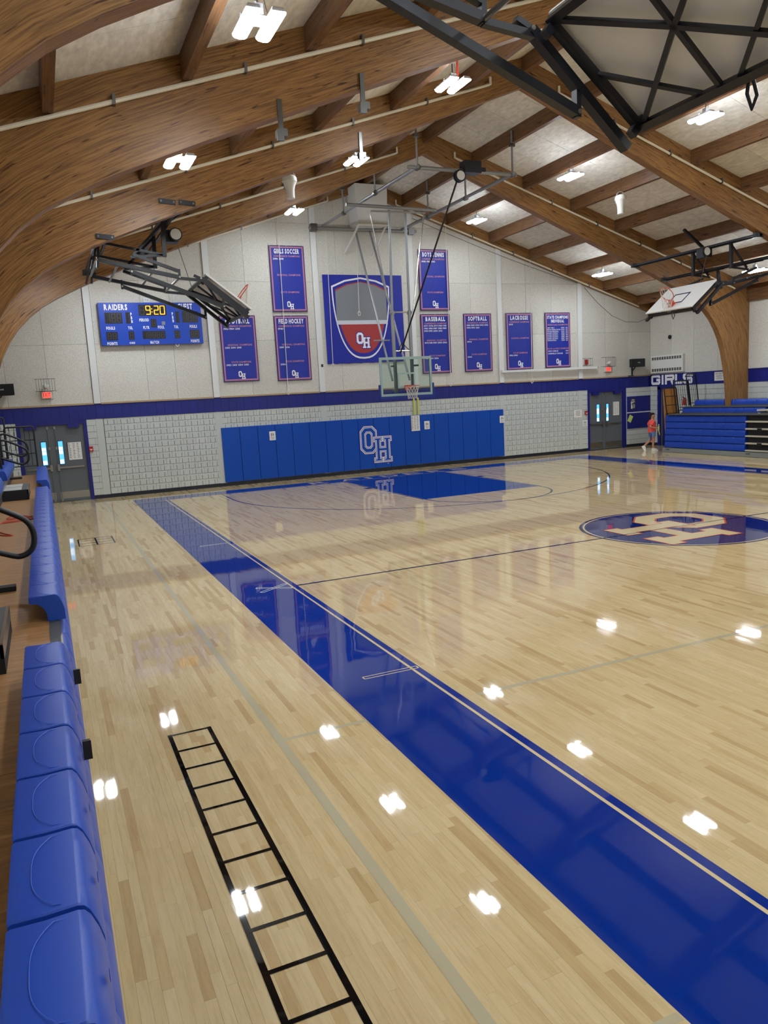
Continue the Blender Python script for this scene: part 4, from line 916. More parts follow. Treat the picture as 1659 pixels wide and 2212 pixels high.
# dressing-room doorway in the right wall, with the sign above
d3 = M(fr).box(.45, .62, -.02, .2, 0, 2.5).box(1.3, 1.44, -.02, .2, 0, 2.5).box(.45, 1.44, -.02, .2, 2.4, 2.56).build('door_3', 'door_blue', kind='structure')
M(fr).box(.62, 1.3, .1, .14, 0, 2.4).build('door_leaf', 'door_blue', d3)
gs = thing('wall_sign', (XR, 13.95, 2.58), 'large white letters spelling GIRLS above the corner doorway', 'sign')
GT = lambda a, b: (XR-.035, 15.09-a, b)
for ch, a, wd in (('G', 0, .53), ('I', .6, .13), ('R', .8, .53), ('L', 1.37, .4), ('S', 1.8, .52)):
    GP = {'G': [[(.475, .285), (.475, .33), (.44, .365), (.09, .365), (.055, .33), (.055, .09), (.09, .055), (.44, .055), (.475, .09), (.475, .205), (.3, .205)]], 'I': [[(.065, 0), (.065, .42)]],
          'R': [[(.055, 0), (.055, .365), (.44, .365), (.475, .33), (.475, .245), (.44, .21), (.11, .21)], [(.36, .155), (.46, 0)]], 'L': [[(.055, .42), (.055, .055), (.4, .055)]],
          'S': [[(.475, .29), (.475, .33), (.44, .365), (.09, .365), (.055, .33), (.055, .25), (.09, .21), (.44, .21), (.475, .17), (.475, .09), (.44, .055), (.09, .055), (.055, .09), (.055, .13)]]}
    m = M(); n = 0
    for path in GP[ch]: ribbon(m, path, .11, lambda p, q_: GT(a+p, 2.6+q_))
    n = len(m.v)
    m.v += [(x+.03, y, z) for x, y, z in m.v]; fs = list(m.f); m.f += [[i+n for i in f] for f in fs]; m.m += [0]*len(fs)
    m.build('letter', 'white_print', gs)
# ================================================================== THINGS ON THE WALLS
def paper(x, z, w_, h_, label, cat='notice', rot=0, marks='lines', y=YE-.062, mm='paper', name='paper_notice'):
    r = thing(name, (x, y, z), label, cat)
    c, s_ = math.cos(rot), math.sin(rot); T = lambda a, b, d=0: (x+a*c-b*s_, y-d, z+a*s_+b*c)
    M().hexa([T(-w_/2, -h_/2, 0), T(w_/2, -h_/2, 0), T(w_/2, h_/2, 0), T(-w_/2, h_/2, 0), T(-w_/2, -h_/2, .004), T(w_/2, -h_/2, .004), T(w_/2, h_/2, .004), T(-w_/2, h_/2, .004)]).build('sheet', mm, r)
    m = M(); rg = random.Random(label)
    def rect(a0, a1, b0, b1): m.add([T(a0, b0, .0055), T(a1, b0, .0055), T(a1, b1, .0055), T(a0, b1, .0055)], [(0, 1, 2, 3)])
    if marks == 'grid':
        for i in range(3):
            for k in range(9):
                a = -w_*.4+w_*.29*i; b = h_*.42-h_*.098*k
                rect(a, a+w_*rg.uniform(.08, .2), b, b+h_*.02); rect(a+.02, a+.02+w_*rg.uniform(.03, .1), b-h_*.035, b-h_*.02)
        m.build('print', 'ink', r); m = M(); rect(-w_*.5, -w_*.44, -h_*.5, h_*.5); rect(-w_*.5, -w_*.46, h_*.3, h_*.42)
    elif marks == 'lines':
        for k in range(4): b = h_*(.28-.17*k); rect(-w_*rg.uniform(.2, .34), w_*rg.uniform(.2, .34), b, b+h_*.05)
    elif marks == 'figure': rect(-w_*.2, -w_*.1, -h_*.05, h_*.3); rect(w_*.0, w_*.06, h_*.05, h_*.3); rect(w_*.12, w_*.22, h_*.0, h_*.24); rect(-w_*.3, w_*.3, -h_*.2, -h_*.16); rect(-w_*.24, w_*.24, -h_*.36, -h_*.32)
    if m.v: m.build('print', 'ink', r)
    return r
paper(-3.62, 1.61, .22, .31, 'white notice sheet on the left part of the blue padding', marks='figure'); paper(1.94, 1.69, .38, .58, 'large white schedule sheet on the padding below the rim', marks='grid', name='paper_schedule'); paper(2.43, 1.585, .225, .31, 'small white notice just right of the schedule sheet', marks='figure')
paper(5.78, 1.6, .22, .28, 'white notice at the right end of the blue padding', marks='figure')
paper(-10.06, 1.585, .42, .55, 'white schedule sheet with small print on the left grey door', marks='grid', y=YE+.046, name='paper_schedule'); paper(11.57, 1.7, .34, .57, 'white schedule sheet on the right grey double door', marks='grid', y=YE+.046, name='paper_schedule')
paper(9.53, 1.6, .4, .31, 'two-column white notice on the block wall left of the right door', y=YE-.004); paper(9.89, 1.185, .26, .25, 'square white notice below the red alarm pull', y=YE-.004, marks='figure')
for x, lab in ((-9.57, 'small red fire alarm pull beside the left double door'), (9.94, 'small red fire alarm pull beside the right double door')):
    o = thing('alarm_pull', (x, YE, 1.6), lab, 'alarm'); M().box(x-.06, x+.06, YE-.06, YE-.001, 1.53, 1.69).build('case', 'alarm_red', o); M().box(x-.04, x+.04, YE-.07, YE-.06, 1.585, 1.61).box(x-.012, x+.012, YE-.07, YE-.06, 1.56, 1.6).build('handle', 'white_print', o)
# bulletin board
o = thing('bulletin_board', (12.77, YE, .78), 'dark blue two-panel bulletin board beside the right double door', 'board')
M().box(12.13, 13.4, YE-.03, YE-.002, .79, 1.455).build('lower_panel', 'bulletin', o); M().box(12.13, 13.4, YE-.03, YE-.002, 1.5, 2.17).build('upper_panel', 'bulletin', o); M().box(12.13, 13.4, YE-.035, YE-.002, 1.458, 1.497).build('divider', 'column_white', o)
po = paper(12.43, 1.84, .3, .46, 'small black poster with white figure on the bulletin board', 'poster', marks='none', y=YE-.032, mm='ink', name='poster')
m = M(); yy = YE-.0385
for a, b, c, d in ((-.1, -.06, -.2, .06), (-.06, -.03, -.2, -.05), (-.12, .02, .04, .07), (-.1, -.06, .07, .12), (0, .1, -.04, -.02), (0, .12, -.1, -.08), (0, .1, -.16, -.14), (-.08, .1, .15, .165), (-.06, .1, .11, .125), (-.02, .1, .07, .085), (-.05, .06, .19, .205)): m.add([(12.43+a, yy, 1.84+c), (12.43+b, yy, 1.84+c), (12.43+b, yy, 1.84+d), (12.43+a, yy, 1.84+d)], [(0, 1, 2, 3)])
m.build('white_figure', 'white_print', po)
paper(12.28, 1.22, .2, .3, 'tilted yellow-green sheet on the bulletin board', rot=-.5, marks='none', y=YE-.032, mm='paper_yellow')
# exit signs in wire cages
def exit_sign(x, label, z=3.37):
    r = thing('exit_sign', (x, YE, 3.28), label, 'sign'); y = YE-.09
    M().box(x-.13, x+.13, y, YE, z-.1, z+.09).build('case', 'column_white', r)
    M().box(x-.12, x+.12, y-.004, y, z-.09, z+.08).build('face', 'exit_red', r)
    m = M(); text(m, 'EXIT', x, z-.06, .12, lambda a, b: (a, y-.006, b), width=.2); m.build('lettering', 'alarm_red', r)
    lp = M().lathe([(.03, 0), (.07, .03), (.085, .08), (.08, .12), (.03, .14)], (x, YE-.15, z+.18), 14).build('emergency_lamp', 'white_plastic', r, smooth=True); M().box(x-.02, x+.02, YE-.1, YE, z+.2, z+.26).build('lamp_arm', 'white_plastic', r)
    wr_ = M()
    x0, x1, y0, z0, z1 = x-.26, x+.26, YE-.24, z+.11, z+.48
    for zz in (z0, z1): wr_.tube([(x0-.04, YE, zz), (x0-.04, YE-.03, zz), (x0, y0, zz), (x1, y0, zz), (x1+.04, YE-.03, zz), (x1+.04, YE, zz)], .007, 5)
    for i in range(8): a = x0+(x1-x0)*i/7; wr_.tube([(a, y0, z0), (a, y0, z1)], .005, 5)
    for zz in (z-.14, z+.1): wr_.tube([(x-.17, YE, zz), (x-.17, YE-.13, zz), (x+.17, YE-.13, zz), (x+.17, YE, zz)], .006, 5)
    for i in range(6): a = x-.17+.34*i/5; wr_.tube([(a, YE-.13, z-.14), (a, YE-.13, z+.1)], .004, 5)
    wr_.build('wire_cage', 'wire', r); return r
exit_sign(-10.68, 'caged red EXIT sign above the left grey doors'); exit_sign(11.08, 'caged red EXIT sign above the right grey doors')
o = thing('alarm_strobe', (9.92, YE, 3.56), 'small red alarm strobe in a square wire cage beside the last column', 'alarm'); x, z = 9.98, 3.7
M().box(x-.06, x+.05, YE-.09, YE, z-.1, z+.1).build('case', 'alarm_red', o); m = M()
for zz in (z-.14, z+.14): m.tube([(x-.2, YE, zz), (x-.2, YE-.18, zz), (x+.2, YE-.18, zz), (x+.2, YE, zz)], .007, 5)
for i in range(5): a = x-.2+.4*i/4; m.tube([(a, YE-.18, z-.14), (a, YE-.18, z+.14)], .005, 5)
m.build('wire_cage', 'wire', o)
# loudspeakers on posts
def speaker(x, label):
    r = thing('loudspeaker', (x, YE, 3.05), label, 'speaker', 'black wall loudspeakers'); z0, z1 = 3.4, 3.74; y0, y1 = YE-.42, YE-.12
    M().hexa([(x-.34, y0, z0), (x+.34, y0, z0), (x+.24, y1, z0), (x-.24, y1, z0), (x-.34, y0, z1), (x+.34, y0, z1), (x+.24, y1, z1), (x-.24, y1, z1)]).build('cabinet', 'black_rubber', r)
    gr = M().box(x-.32, x+.32, y0-.012, y0, z0+.02, z1-.02).build('grille', 'black_metal', r); m = M(); text(m, 'BOSE', x, z0+.16, .035, lambda a, b: (a, y0-.014, b), width=.12); m.build('logo', 'white_print', gr)
    M().box(x-.22, x-.17, YE-.25, YE-.2, 3.03, 3.4).build('post', 'black_metal', r); M().bar((x-.2, YE-.22, 3.22), (x-.02, YE-.22, 3.4), .035).build('brace', 'black_metal', r); M().box(x-.25, x-.14, YE-.26, YE-.0, 3.02, 3.06).build('foot', 'black_metal', r)
speaker(-11.9, 'black loudspeaker on a short post above the far left wall band'); speaker(12.42, 'black loudspeaker on a short post in the far right corner')
# white rail below the last banners
o = thing('wall_rail', (8.1, YE, 3.45), 'long white rail fixed across two columns under the right banners', 'rail'); M().bar((5.8, YE-.13, 3.46), (10.45, YE-.13, 3.46), .09, .08).build('rail', 'column_white', o)
for x in (5.84, 9.67): M().box(x-.05, x+.05, YE-.13, YE-.05, 3.4, 3.52).build('bracket', 'column_white', o)
M().bar((10.45, YE-.13, 3.46), (10.5, YE-.13, 3.46), .05, .05).build('end_cap', 'steel_dark', o)
# heater on the right wall
o = thing('wall_heater', (XR, 14.13, 3.09), 'white wall heater with two rows of vents near the corner', 'heater'); a0, a1, z0, z1 = .16, 1.98, 3.1, 3.82
M(fr).box(a0, a1, -.12, 0, z0, z1).build('cabinet', 'heater_white', o)
for zz in (z0+.06, z1-.18):
    for i in range(12): a = a0+.06+i*(a1-a0-.12)/12; M(fr).box(a+.012, a+.115, -.126, -.119, zz, zz+.12).build('vent', 'vent_dark', o)
o = thing('wall_sensor', (XR, 14.01, 4.55), 'small black round sensor on the right upper wall', 'sensor'); M().lathe([(.05, 0), (.08, -.02), (.085, -.06), (.04, -.1)], (XR, 14.01, 4.55), 14, 'x').build('dome', 'black_rubber', o, smooth=True)
o = thing('warning_sign', (XR, 11.42, 2.64), 'white DO NOT warning sign on the blue band of the right wall', 'sign'); M(fr).box(15.19-11.66, 15.19-11.19, -.03, -.021, 2.65, 2.99).build('plate', 'white_plastic', o)
m = M(); WS = lambda a, b: (XR-.032, 11.425-a, b)
text(m, 'DO NOT', 0, 2.9, .06, WS, width=.36); m.build('lettering', 'ink', o); m = M()
for k in range(4):
    z = 2.85-.045*k; hw = (.15, .17, .13, .16)[k]; m.add([WS(-hw, z), WS(hw, z), WS(hw, z+.018), WS(-hw, z+.018)], [(0, 1, 2, 3)])
m.build('small_print', 'grey_print', o)
o = thing('fire_extinguisher', (XR-.08, 13.16, 1.4), 'red and white fire extinguisher on the wall behind the bleacher rails', 'extinguisher'); M().lathe([(.06, 0), (.065, .03), (.065, .38), (.03, .45), (.02, .5)], (XR-.09, 13.16, 1.42), 12).build('cylinder', 'column_white', o, smooth=True); M().lathe([(.068, .3), (.068, .46), (.03, .62)], (XR-.09, 13.16, 1.42), 12).build('head', 'alarm_red', o); M().bar((XR-.09, 13.1, 2.0), (XR-.09, 13.25, 2.06), .03).build('handle', 'black_metal', o)
# halyard cords with cleats
for i, (x, zt, zb, lab) in enumerate(((-6.55, 8.0, 4.78, 'white cord hanging across the scoreboard'), (-2.92, 8.9, 3.05, 'white cord hanging down the soccer and field hockey banners'), (-1.2, 9.6, 3.9, 'white cord down the left side of the square banner'), (-.08, 9.3, 5.7, 'white cord ending in the middle of the square banner'), (3.52, 8.9, 3.05, 'white cord down the right edge of the tennis banner'), (7.22, 8.1, 3.0, 'white cord with a loop down the lacrosse banner'))):
    o = thing('halyard_cord', (x, 15.0, zb), lab, 'cord', 'white banner cords'); M().tube([(x+.0, 15.02, zt), (x-.02, 15.02, (zt+zb)/2), (x-.05, 15.02, zb+.05)], .011, 5).build('cord', 'rope', o); M().tube([(x-.05+.05*math.cos(a), 15.02, zb+.03+.08*math.sin(a)) for a in [k*.7854 for k in range(8)]], .012, 5, True).build('loop', 'rope', o)
o = M().tube([(2.2+7.4*t, 15.13-.12*math.sin(math.pi*t), 9.1-2.25*t-.14*math.sin(math.pi*t)) for t in [i/20 for i in range(21)]], .009, 5).build('sagging_wire', 'wire'); tag(o, 'thin dark wire stretched across the right end wall under the rafter', 'wire')
o = M().tube([(9.9, 15.13, 6.7), (10.6, 15.1, 6.05), (11.3, 15.1, 5.55), (12.0, 15.1, 5.3), (12.7, 15.1, 5.28), (13.38, 15.13, 5.5)], .009, 5).build('sagging_wire', 'wire'); tag(o, 'thin dark wire drooping in the upper right wall corner', 'wire')
o = thing('yellow_guard', (2.02, YE, 2.0), 'pair of yellow vertical strips on the block wall behind the net', 'guard')
for x in (1.93, 2.1): M().box(x-.028, x+.028, YE-.07, YE-.005, 2.0, 2.66).build('strip', 'yellow_green', o)
o = thing('blue_tag', (1.2, 6.6, 9.9), 'tiny dark blue square stuck to the ceiling near the ridge', 'tag'); x = 1.02; M().hexa([(x-.07, 5.95, deckz(x-.07)-.012), (x+.07, 5.95, deckz(x+.07)-.012), (x+.07, 6.07, deckz(x+.07)-.012), (x-.07, 6.07, deckz(x-.07)-.012), (x-.07, 5.95, deckz(x-.07)-.003), (x+.07, 5.95, deckz(x+.07)-.003), (x+.07, 6.07, deckz(x+.07)-.003), (x-.07, 6.07, deckz(x-.07)-.003)]).build('sticker', 'bulletin', o)
o = thing('column_sticker', (-1.62, 15.12, 3.62), 'tiny black mark on the white column left of the square banner', 'sticker'); M().box(-1.66, -1.58, YE-.066, YE-.06, 3.9, 4.0).build('plate', 'ink', o)

# ================================================================== BLEACHERS
def seat_mesh(pitch, drop=.21):
    prof = [(0, -.05), (-.006, -.03), (0, -.006), (.012, 0), (.1, -.003), (.185, 0), (.203, -.005), (.218, -.024), (.236, -.07), (.248, -.12), (.252, -drop), (.12, -drop), (.118, -.15), (.1, -.1), (.06, -.06)]
    m = M(); n = len(prof); rings = []
    for y, s_ in ((-pitch/2+.0015, .006), (-pitch/2+.006, .001), (-pitch*.25, 0), (0, 0), (pitch*.25, 0), (pitch/2-.006, .001), (pitch/2-.0015, .006)):
        rings += [(min(max(x, s_*.6), .252-s_*.5), y, z-s_*(1 if z > -.2 else 0)) for x, z in prof]
    k = 7; m.add(rings, [(i*n+j, (i+1)*n+j, (i+1)*n+(j+1) % n, i*n+(j+1) % n) for i in range(k-1) for j in range(n)]+[tuple(range(n)), tuple(range((k-1)*n, k*n))[::-1]])
    return m
PT = .45
SM = seat_mesh(PT).mesh('seat', 'seat_blue', True); SMR = seat_mesh(.471, .244).mesh('seat', 'seat_blue_far', True)
cm = M().tube([(.062+(.05 if abs(t) > .165 else 0)*0+.035*(abs(t)/.19)**3*1.6, t, .0015) for t in [-.195+.39*i/16 for i in range(17)]], .0015, 4)
cm.tube([(.118, .195, .0005), (.2, .205, -.007)], .0013, 4).tube([(.118, -.195, .0005), (.2, -.205, -.007)], .0018, 4)
CM_ = cm.mesh('contour_line', 'seat_edge', True)
DM_ = M().lathe([(.018, .003), (.014, .0015), (.002, .001)], (0, 0, 0), 12, 'x').mesh('nose_dimple', 'seat_blue', True)
def seat(parent, x, y, z, near=True, flip=False):
    o = inst(SMR if flip else SM, 'seat', parent, (x, y, z), math.pi if flip else 0)
    if near:
        c = bpy.data.objects.new('contour_line', CM_); col.objects.link(c); c.parent = o
        d = bpy.data.objects.new('nose_dimple', DM_); col.objects.link(d); d.parent = o; d.location = (.2455, .0, -.07)
    return o
ZS = 1.40; XN = -10.905     # top closed row: seat level and nose
bl = thing('bleacher', (-11.8, 0, 0), 'near bleacher with blue moulded seats and wood decks along the left edge', 'bleacher')
SECT = [(-9.75, -5.98), (-4.62, 5.3), (6.95, 11.75)]
for a, b in SECT:
    n = int(round((b-a)/PT)); st = (b-a)/n
    for i in range(n):
        y = b-st*(i+.5)
        seat(bl, XN-.252, y, ZS, near=y < 3)
n = int((11.75+9.75)/PT)
for i in range(n):
    if i % 1 == 0: seat(bl, XN-.252+.024, 11.6-PT*i, ZS-.255, near=False)
for k in range(3):
    M().box(XN-.22, XN+.02-.01*k, -9.7, 11.75, ZS-.255*(k+2)-.2, ZS-.255*(k+2)).build('seat_row', 'seat_blue', bl)
M().box(XN-.2, XN-.02, -9.7, 11.75, 0.0, .17).build('kick_board', 'kick_grey', bl)
ZD = ZS-.215
for k, (xa, xb, z) in enumerate(((XN-.85, XN-.04, ZD), (XN-1.5, XN-.81, ZD+.255), (XN-2.1, XN-1.46, ZD+.51))):
    ys = [-9.75, -7.3, -4.86, -2.42, .02, 2.46, 4.9, 7.34, 9.78, 11.75]
    for y0, y1 in zip(ys[:-1], ys[1:]): M().box(xa, xb-.085, y0+.002, y1-.002, z-.03, z).build('deck_board', 'deck_wood', bl)
    M().box(xb-.085, xb-.012, -9.75, 11.75, z-.05, z+.003).build('deck_nosing', 'step_grey', bl); M().box(xb-.012, xb, -9.75, 11.75, z-.06, z+.004).build('nosing_trim', 'steel', bl)
    M().box(xa-.02, xa, -9.75, 11.75, z-.03, z+.2).build('riser', 'step_grey', bl)
# second and third rows of seats
for a, b in ((.6, 5.3), (6.95, 11.75)):
    n = int(round((b-a)/PT)); st = (b-a)/n
    for i in range(n): seat(bl, XN-.252-.8, b-st*(i+.5), ZS+.255, near=False)
# under-structure shroud
M().box(XN-2.1, XN-.3, -9.7, 11.7, 0, ZD-.06).build('under_frame', 'black_rubber', bl)
# aisle step boxes
for y0, y1 in ((-5.78, -4.72), (5.15, 6.6)):
    sx0, sx1 = XN-1.0, XN-.385; s_ = M().box(sx0, sx1, y0, y1, ZD, ZD+.19).build('aisle_step', 'black_rubber', bl)
    M().box(sx0, sx1-.02, y0+.02, y1-.02, ZD+.19, ZD+.197).build('tread', 'step_grey', s_)
    if y0 > 0: M().box(sx0, sx1-.12, y0+.03, y0+.68, ZD+.197, ZD+.2).box(sx0, sx1-.12, y0+.75, y1-.05, ZD+.197, ZD+.2).build('grip_strip', 'step_light', s_)
    M().box(sx1-.02, sx1+.002, y0, y1, ZD+.1, ZD+.2).build('edge_trim', 'steel', s_)
# aisle hand rails: post with a sloping loop
def smooth(pts, k=5):
    out = []
    for i in range(len(pts)-1):
        p0, p1, p2, p3 = (Vector(pts[max(0, min(len(pts)-1, j_))]) for j_ in (i-1, i, i+1, i+2))
        for t in [q_/k for q_ in range(k)]: out.append(.5*(2*p1+(p2-p0)*t+(2*p0-5*p1+4*p2-p3)*t*t+(3*p1-p0-3*p2+p3)*t**3))
    return out+[Vector(pts[-1])]
def handrail(y, xo, zo, dl, label):
    r = thing('handrail', (xo, y, zo), label, 'handrail', 'black looped aisle handrails')
    L_ = [(-.02, 1.06), (.12, 1.08), (.42, .93), (.53, .84), (.565, .72), (.54, .6), (.45, .54), (.34, .56), (.02, .7)]
    M().tube(smooth([(xo+a, y, zo+b+dl) for a, b in L_]), .027 if dl else .024, 10).build('loop', 'black_metal', r, smooth=True)
    M().tube([(xo, y, zo), (xo-.01, y, zo+1.07+dl)], .026, 10).build('post', 'black_metal', r, smooth=True); M().box(xo-.1, xo+.36, y-.07, y+.05, zo-.0, zo+.045).build('base_plate', 'black_rubber', r)
handrail(-3.2, -11.66, ZD, -.23, 'black looped handrail cut by the left edge, closest to the camera'); handrail(7.7, -11.82, ZD, 0, 'black looped handrail near the far left doors, lower one'); handrail(9.3, -11.85, ZD+.1, 0, 'black looped handrail near the far left doors, upper one')
# orange cord on the deck
pts = [(-11.75, 1.1), (-11.6, .55), (-11.44, .38), (-11.6, .8), (-11.7, 1.5), (-11.6, 1.9), (-11.4, 2.0), (-11.25, 2.1), (-11.38, 2.25), (-11.58, 2.05), (-11.62, 1.85), (-11.45, 1.85), (-11.2, 2.0), (-11.3, 2.45), (-11.5, 2.6), (-11.58, 2.3), (-11.35, 2.3), (-11.18, 2.35)]
sm = []
for i in range(len(pts)-1):
    p0, p1, p2, p3 = pts[max(i-1, 0)], pts[i], pts[i+1], pts[min(i+2, len(pts)-1)]
    for t in (0, .25, .5, .75): sm.append(tuple(.5*((2*p1[k])+(-p0[k]+p2[k])*t+(2*p0[k]-5*p1[k]+4*p2[k]-p3[k])*t*t+(-p0[k]+3*p1[k]-3*p2[k]+p3[k])*t**3) for k in (0, 1))+(ZD+.008,))
tag(M().tube(sm, .008, 6).build('extension_cord', 'cord_orange', smooth=True), 'tangled orange extension cord on the near bleacher deck', 'cord')
# black clips on the front seats
for i, y in enumerate((-6.2, -7.3)):
    o = thing('seat_clip', (XN, y, ZS-.2), ['small black clip on the seat front, farther one', 'small black clip on the seat front, nearer one'][i], 'clip', 'black clips on the near seats'); M().box(XN-.0, XN+.034, y-.045, y, ZS-.2, ZS-.13).build('tab', 'black_metal', o); M().box(XN, XN+.038, y-.05, y-.045, ZS-.21, ZS-.12).build('flange', 'black_metal', o)
def guard(parent_label, y, panels, lean, mirror):
    r = thing('end_guardrail', (panels[0][0], y, panels[0][2]), parent_label, 'guardrail')
    for x0, x1, z0, z1, nb in panels:
        P = lambda x, z: (x+lean*(z-z0), y, z)
        M().tube([P(x0, z0), P(x0, z1-.06), P(x0+.02, z1-.015), P(x0+.06, z1), P(x1-.06, z1), P(x1-.02, z1-.015), P(x1, z1-.06), P(x1, z0)], .023, 8).build('frame_tube', 'black_metal', r, smooth=True)
        for f in ((.06, .36, .68) if nb != 7 and nb != 5 else (.06,)): M().tube([P(x0, z0+(z1-z0)*f), P(x1, z0+(z1-z0)*f)], .016, 6).build('cross_bar', 'black_metal', r)
        for i in range(1, nb): x = x0+(x1-x0)*i/nb; M().tube([P(x, z0+.06), P(x, z1-.01)], .008, 6).build('spindle', 'black_metal', r)
    return r
guard('black barred end guardrail of the near bleacher by the left doors', 11.95, ((-11.86, -11.14, ZS-.05, 2.48, 6), (-12.6, -11.84, ZS+.2, 2.76, 6)), 0, 0)

br = thing('bleacher', (12.2, 8, 0), 'closed blue bleacher against the right wall beside the arch leg', 'bleacher')
Y0_, Y1_ = 12.13, 8.36
n = 8; st = (Y0_-Y1_)/n
for k in range(5):
    z = .43+.25*k; xf = 11.3+.012*k
    for i in range(n): seat(br, xf+.252, Y0_-st*(i+.5), z+.004, False, True)
    M().box(xf+.02, xf+.5, Y1_, Y0_, z-.245, z-.2).build('deck_edge', 'black_rubber', br)
for k, x in ((0, 11.93), (1, 12.56)):
    for i in range(n+(4 if k else 0)): seat(br, x+.252, 11.85-st*(i+.5), 1.69+.255*k, False, True)
    M().box(x-.62, x+.02, Y1_-1.2, 12.0, 1.43+.255*k, 1.46+.255*k).build('deck_board', 'step_grey', br); M().box(x-.02, x+.02, 3, 11.9, 1.3+.255*k, 1.5+.255*k).build('riser', 'step_grey', br)
M().box(11.22, 11.27, 2.0, Y0_+.03, .01, .17).build('kick_board', 'kick_grey', br)
for y in (11.9, 8.15): M().box(11.213, 11.22, y-.1, y+.08, .1, .125).build('kick_slot', 'black_rubber', br)
M().box(11.6, 13.35, 2.0, 12.05, .02, 1.38).build('under_frame', 'black_rubber', br)
for k in range(6):
    z = .19+.25*k; M().box(11.3+.05*k*(k > 4)*5, 11.9, 6.9, Y1_-.02, z, z+.05).build('aisle_tread', 'tread_edge', br); M().box(11.42, 11.5, 6.9, Y1_-.02, z-.2, z).build('aisle_riser', 'black_rubber', br)
    if k in (1, 3): M().box(11.285, 11.3, 7.66, 7.84, z-.05, z+.05).build('step_catch', 'black_metal', br)
for k in range(2): z = 1.55+.2*k; M().box(11.75+.55*k, 12.4+.55*k, 6.9, Y1_-.1, z, z+.06).build('aisle_tread', 'tread_edge', br)
for i, (y1, y2) in enumerate(((6.85, 2.2),)):
    for k in range(5): z = .43+.25*k; M().box(11.3+.012*k, 11.55, y2, y1, z-.205, z).build('seat_row', 'seat_blue_far', br)
guard('row of black barred guardrails at the end of the right bleacher', 12.2, ((11.5, 12.12, 1.42, 2.49, 1), (12.0, 12.76, 1.5, 2.72, 7), (12.66, 13.15, 1.75, 2.97, 5)), -.16, 1)
M().bar((11.45, 12.24, .02), (11.5, 12.2, 1.5), .06).build('leg', 'black_metal', bpy.data.objects['end_guardrail.001'])
o = thing('plank_stack', (11.85, 12.4, 0), 'upright bundle of orange wooden planks behind the right guardrail', 'planks')
for i in range(7): x = 11.58+.115*i; M().bar((x+.1, 12.38+.02*(i % 2), .02), (x-.04, 12.4+.02*(i % 2), 2.44), .11, .03, upv=(0, 1, 0)).build('plank', 'plank_wood' if i < 6 else 'column_white', o)

# ================================================================== PERSON walking past the bulletin board
def skin(name, pts, edges, radii, mm, parent, root=0, sub=2):
    me = bpy.data.meshes.new(name); me.from_pydata(pts, edges, []); ob = bpy.data.objects.new(name, me); col.objects.link(ob)
    md = ob.modifiers.new('s', 'SKIN'); md.use_smooth_shade = True
    for i, r_ in enumerate(radii):
        v = me.skin_vertices[0].data[i]; v.radius = r_ if isinstance(r_, tuple) else (r_, r_); v.use_root = i == root
    sb_ = ob.modifiers.new('b', 'SUBSURF'); sb_.levels = sb_.render_levels = sub
    bpy.context.view_layer.update(); dg = bpy.context.evaluated_depsgraph_get()
    nm = bpy.data.meshes.new_from_object(ob.evaluated_get(dg)); bpy.data.objects.remove(ob); bpy.data.meshes.remove(me)
    nm.materials.clear(); nm.materials.append(MATS[mm]); nm.polygons.foreach_set('use_smooth', [True]*len(nm.polygons))
    o2 = bpy.data.objects.new(name, nm); col.objects.link(o2); o2.parent = parent; ORG[o2.name] = (0, 0, 0); return o2
pe = thing('person', (11.45, 12.97, 0), 'person in coral shirt and denim shorts walking past the bulletin board', 'person', world=False, rz=math.atan2(-.4, .917))
# local axes: +x walking direction (image right), -y towards the camera
J = {}
pts, rad, ed = [], [], []
def j(n, p, r_, par=None):
    J[n] = len(pts); pts.append(p); rad.append(r_)
    if par: ed.append((J[par], J[n]))
j('pel', (0, 0, .86), .115); j('sp', (0, 0, 1.0), .105, 'pel'); j('ch', (.01, 0, 1.18), .115, 'sp'); j('nk', (.015, 0, 1.31), .05, 'ch'); j('hd', (.025, -.01, 1.4), .062, 'nk'); j('hm', (.032, -.02, 1.47), .088, 'hd'); j('ht', (.025, -.015, 1.545), .07, 'hm')
for s_, sd in ((-1, 'R'), (1, 'L')):
    j('sh'+sd, (-.005, s_*.155, 1.265), .052, 'ch')
    if s_ < 0: j('el'+sd, (-.15, -.2, 1.04), .038, 'sh'+sd); j('wr'+sd, (.05, -.24, .975), .028, 'el'+sd); j('pm'+sd, (.115, -.235, .98), .03, 'wr'+sd)
    else: j('el'+sd, (-.08, .24, 1.03), .038, 'sh'+sd); j('wr'+sd, (.13, .1, .99), .028, 'el'+sd); j('pm'+sd, (.19, .06, .995), .03, 'wr'+sd)
    base = pts[J['pm'+sd]]
    for f, (dx, dy, dz, l) in enumerate(((.035, -.008, .022, .04), (.045, -.004, .008, .045), (.043, .0, -.006, .043), (.036, .004, -.018, .036), (.012, -.02*s_*-1, .03, .03))):
        j('f%d%s' % (f, sd), (base[0]+dx, base[1]+dy, base[2]+dz), .011, 'pm'+sd); j('g%d%s' % (f, sd), (base[0]+dx+l*.55, base[1]+dy+(.016 if s_ < 0 else -.016), base[2]+dz-.014), .009, 'f%d%s' % (f, sd))
j('hpR', (.0, -.085, .82), .1, 'pel'); j('knR', (.04, -.085, .48), .062, 'hpR'); j('caR', (.02, -.085, .34), .055, 'knR'); j('akR', (.015, -.085, .1), .036, 'caR'); j('toR', (.11, -.1, .045), .03, 'akR')
j('hpL', (-.01, .085, .82), .1, 'pel'); j('knL', (.0, .08, .48), .062, 'hpL'); j('caL', (-.14, .08, .37), .052, 'knL'); j('akL', (-.33, .08, .19), .036, 'caL'); j('toL', (-.3, .085, .08), .03, 'akL')
skin('body', pts, ed, rad, 'skin', pe)
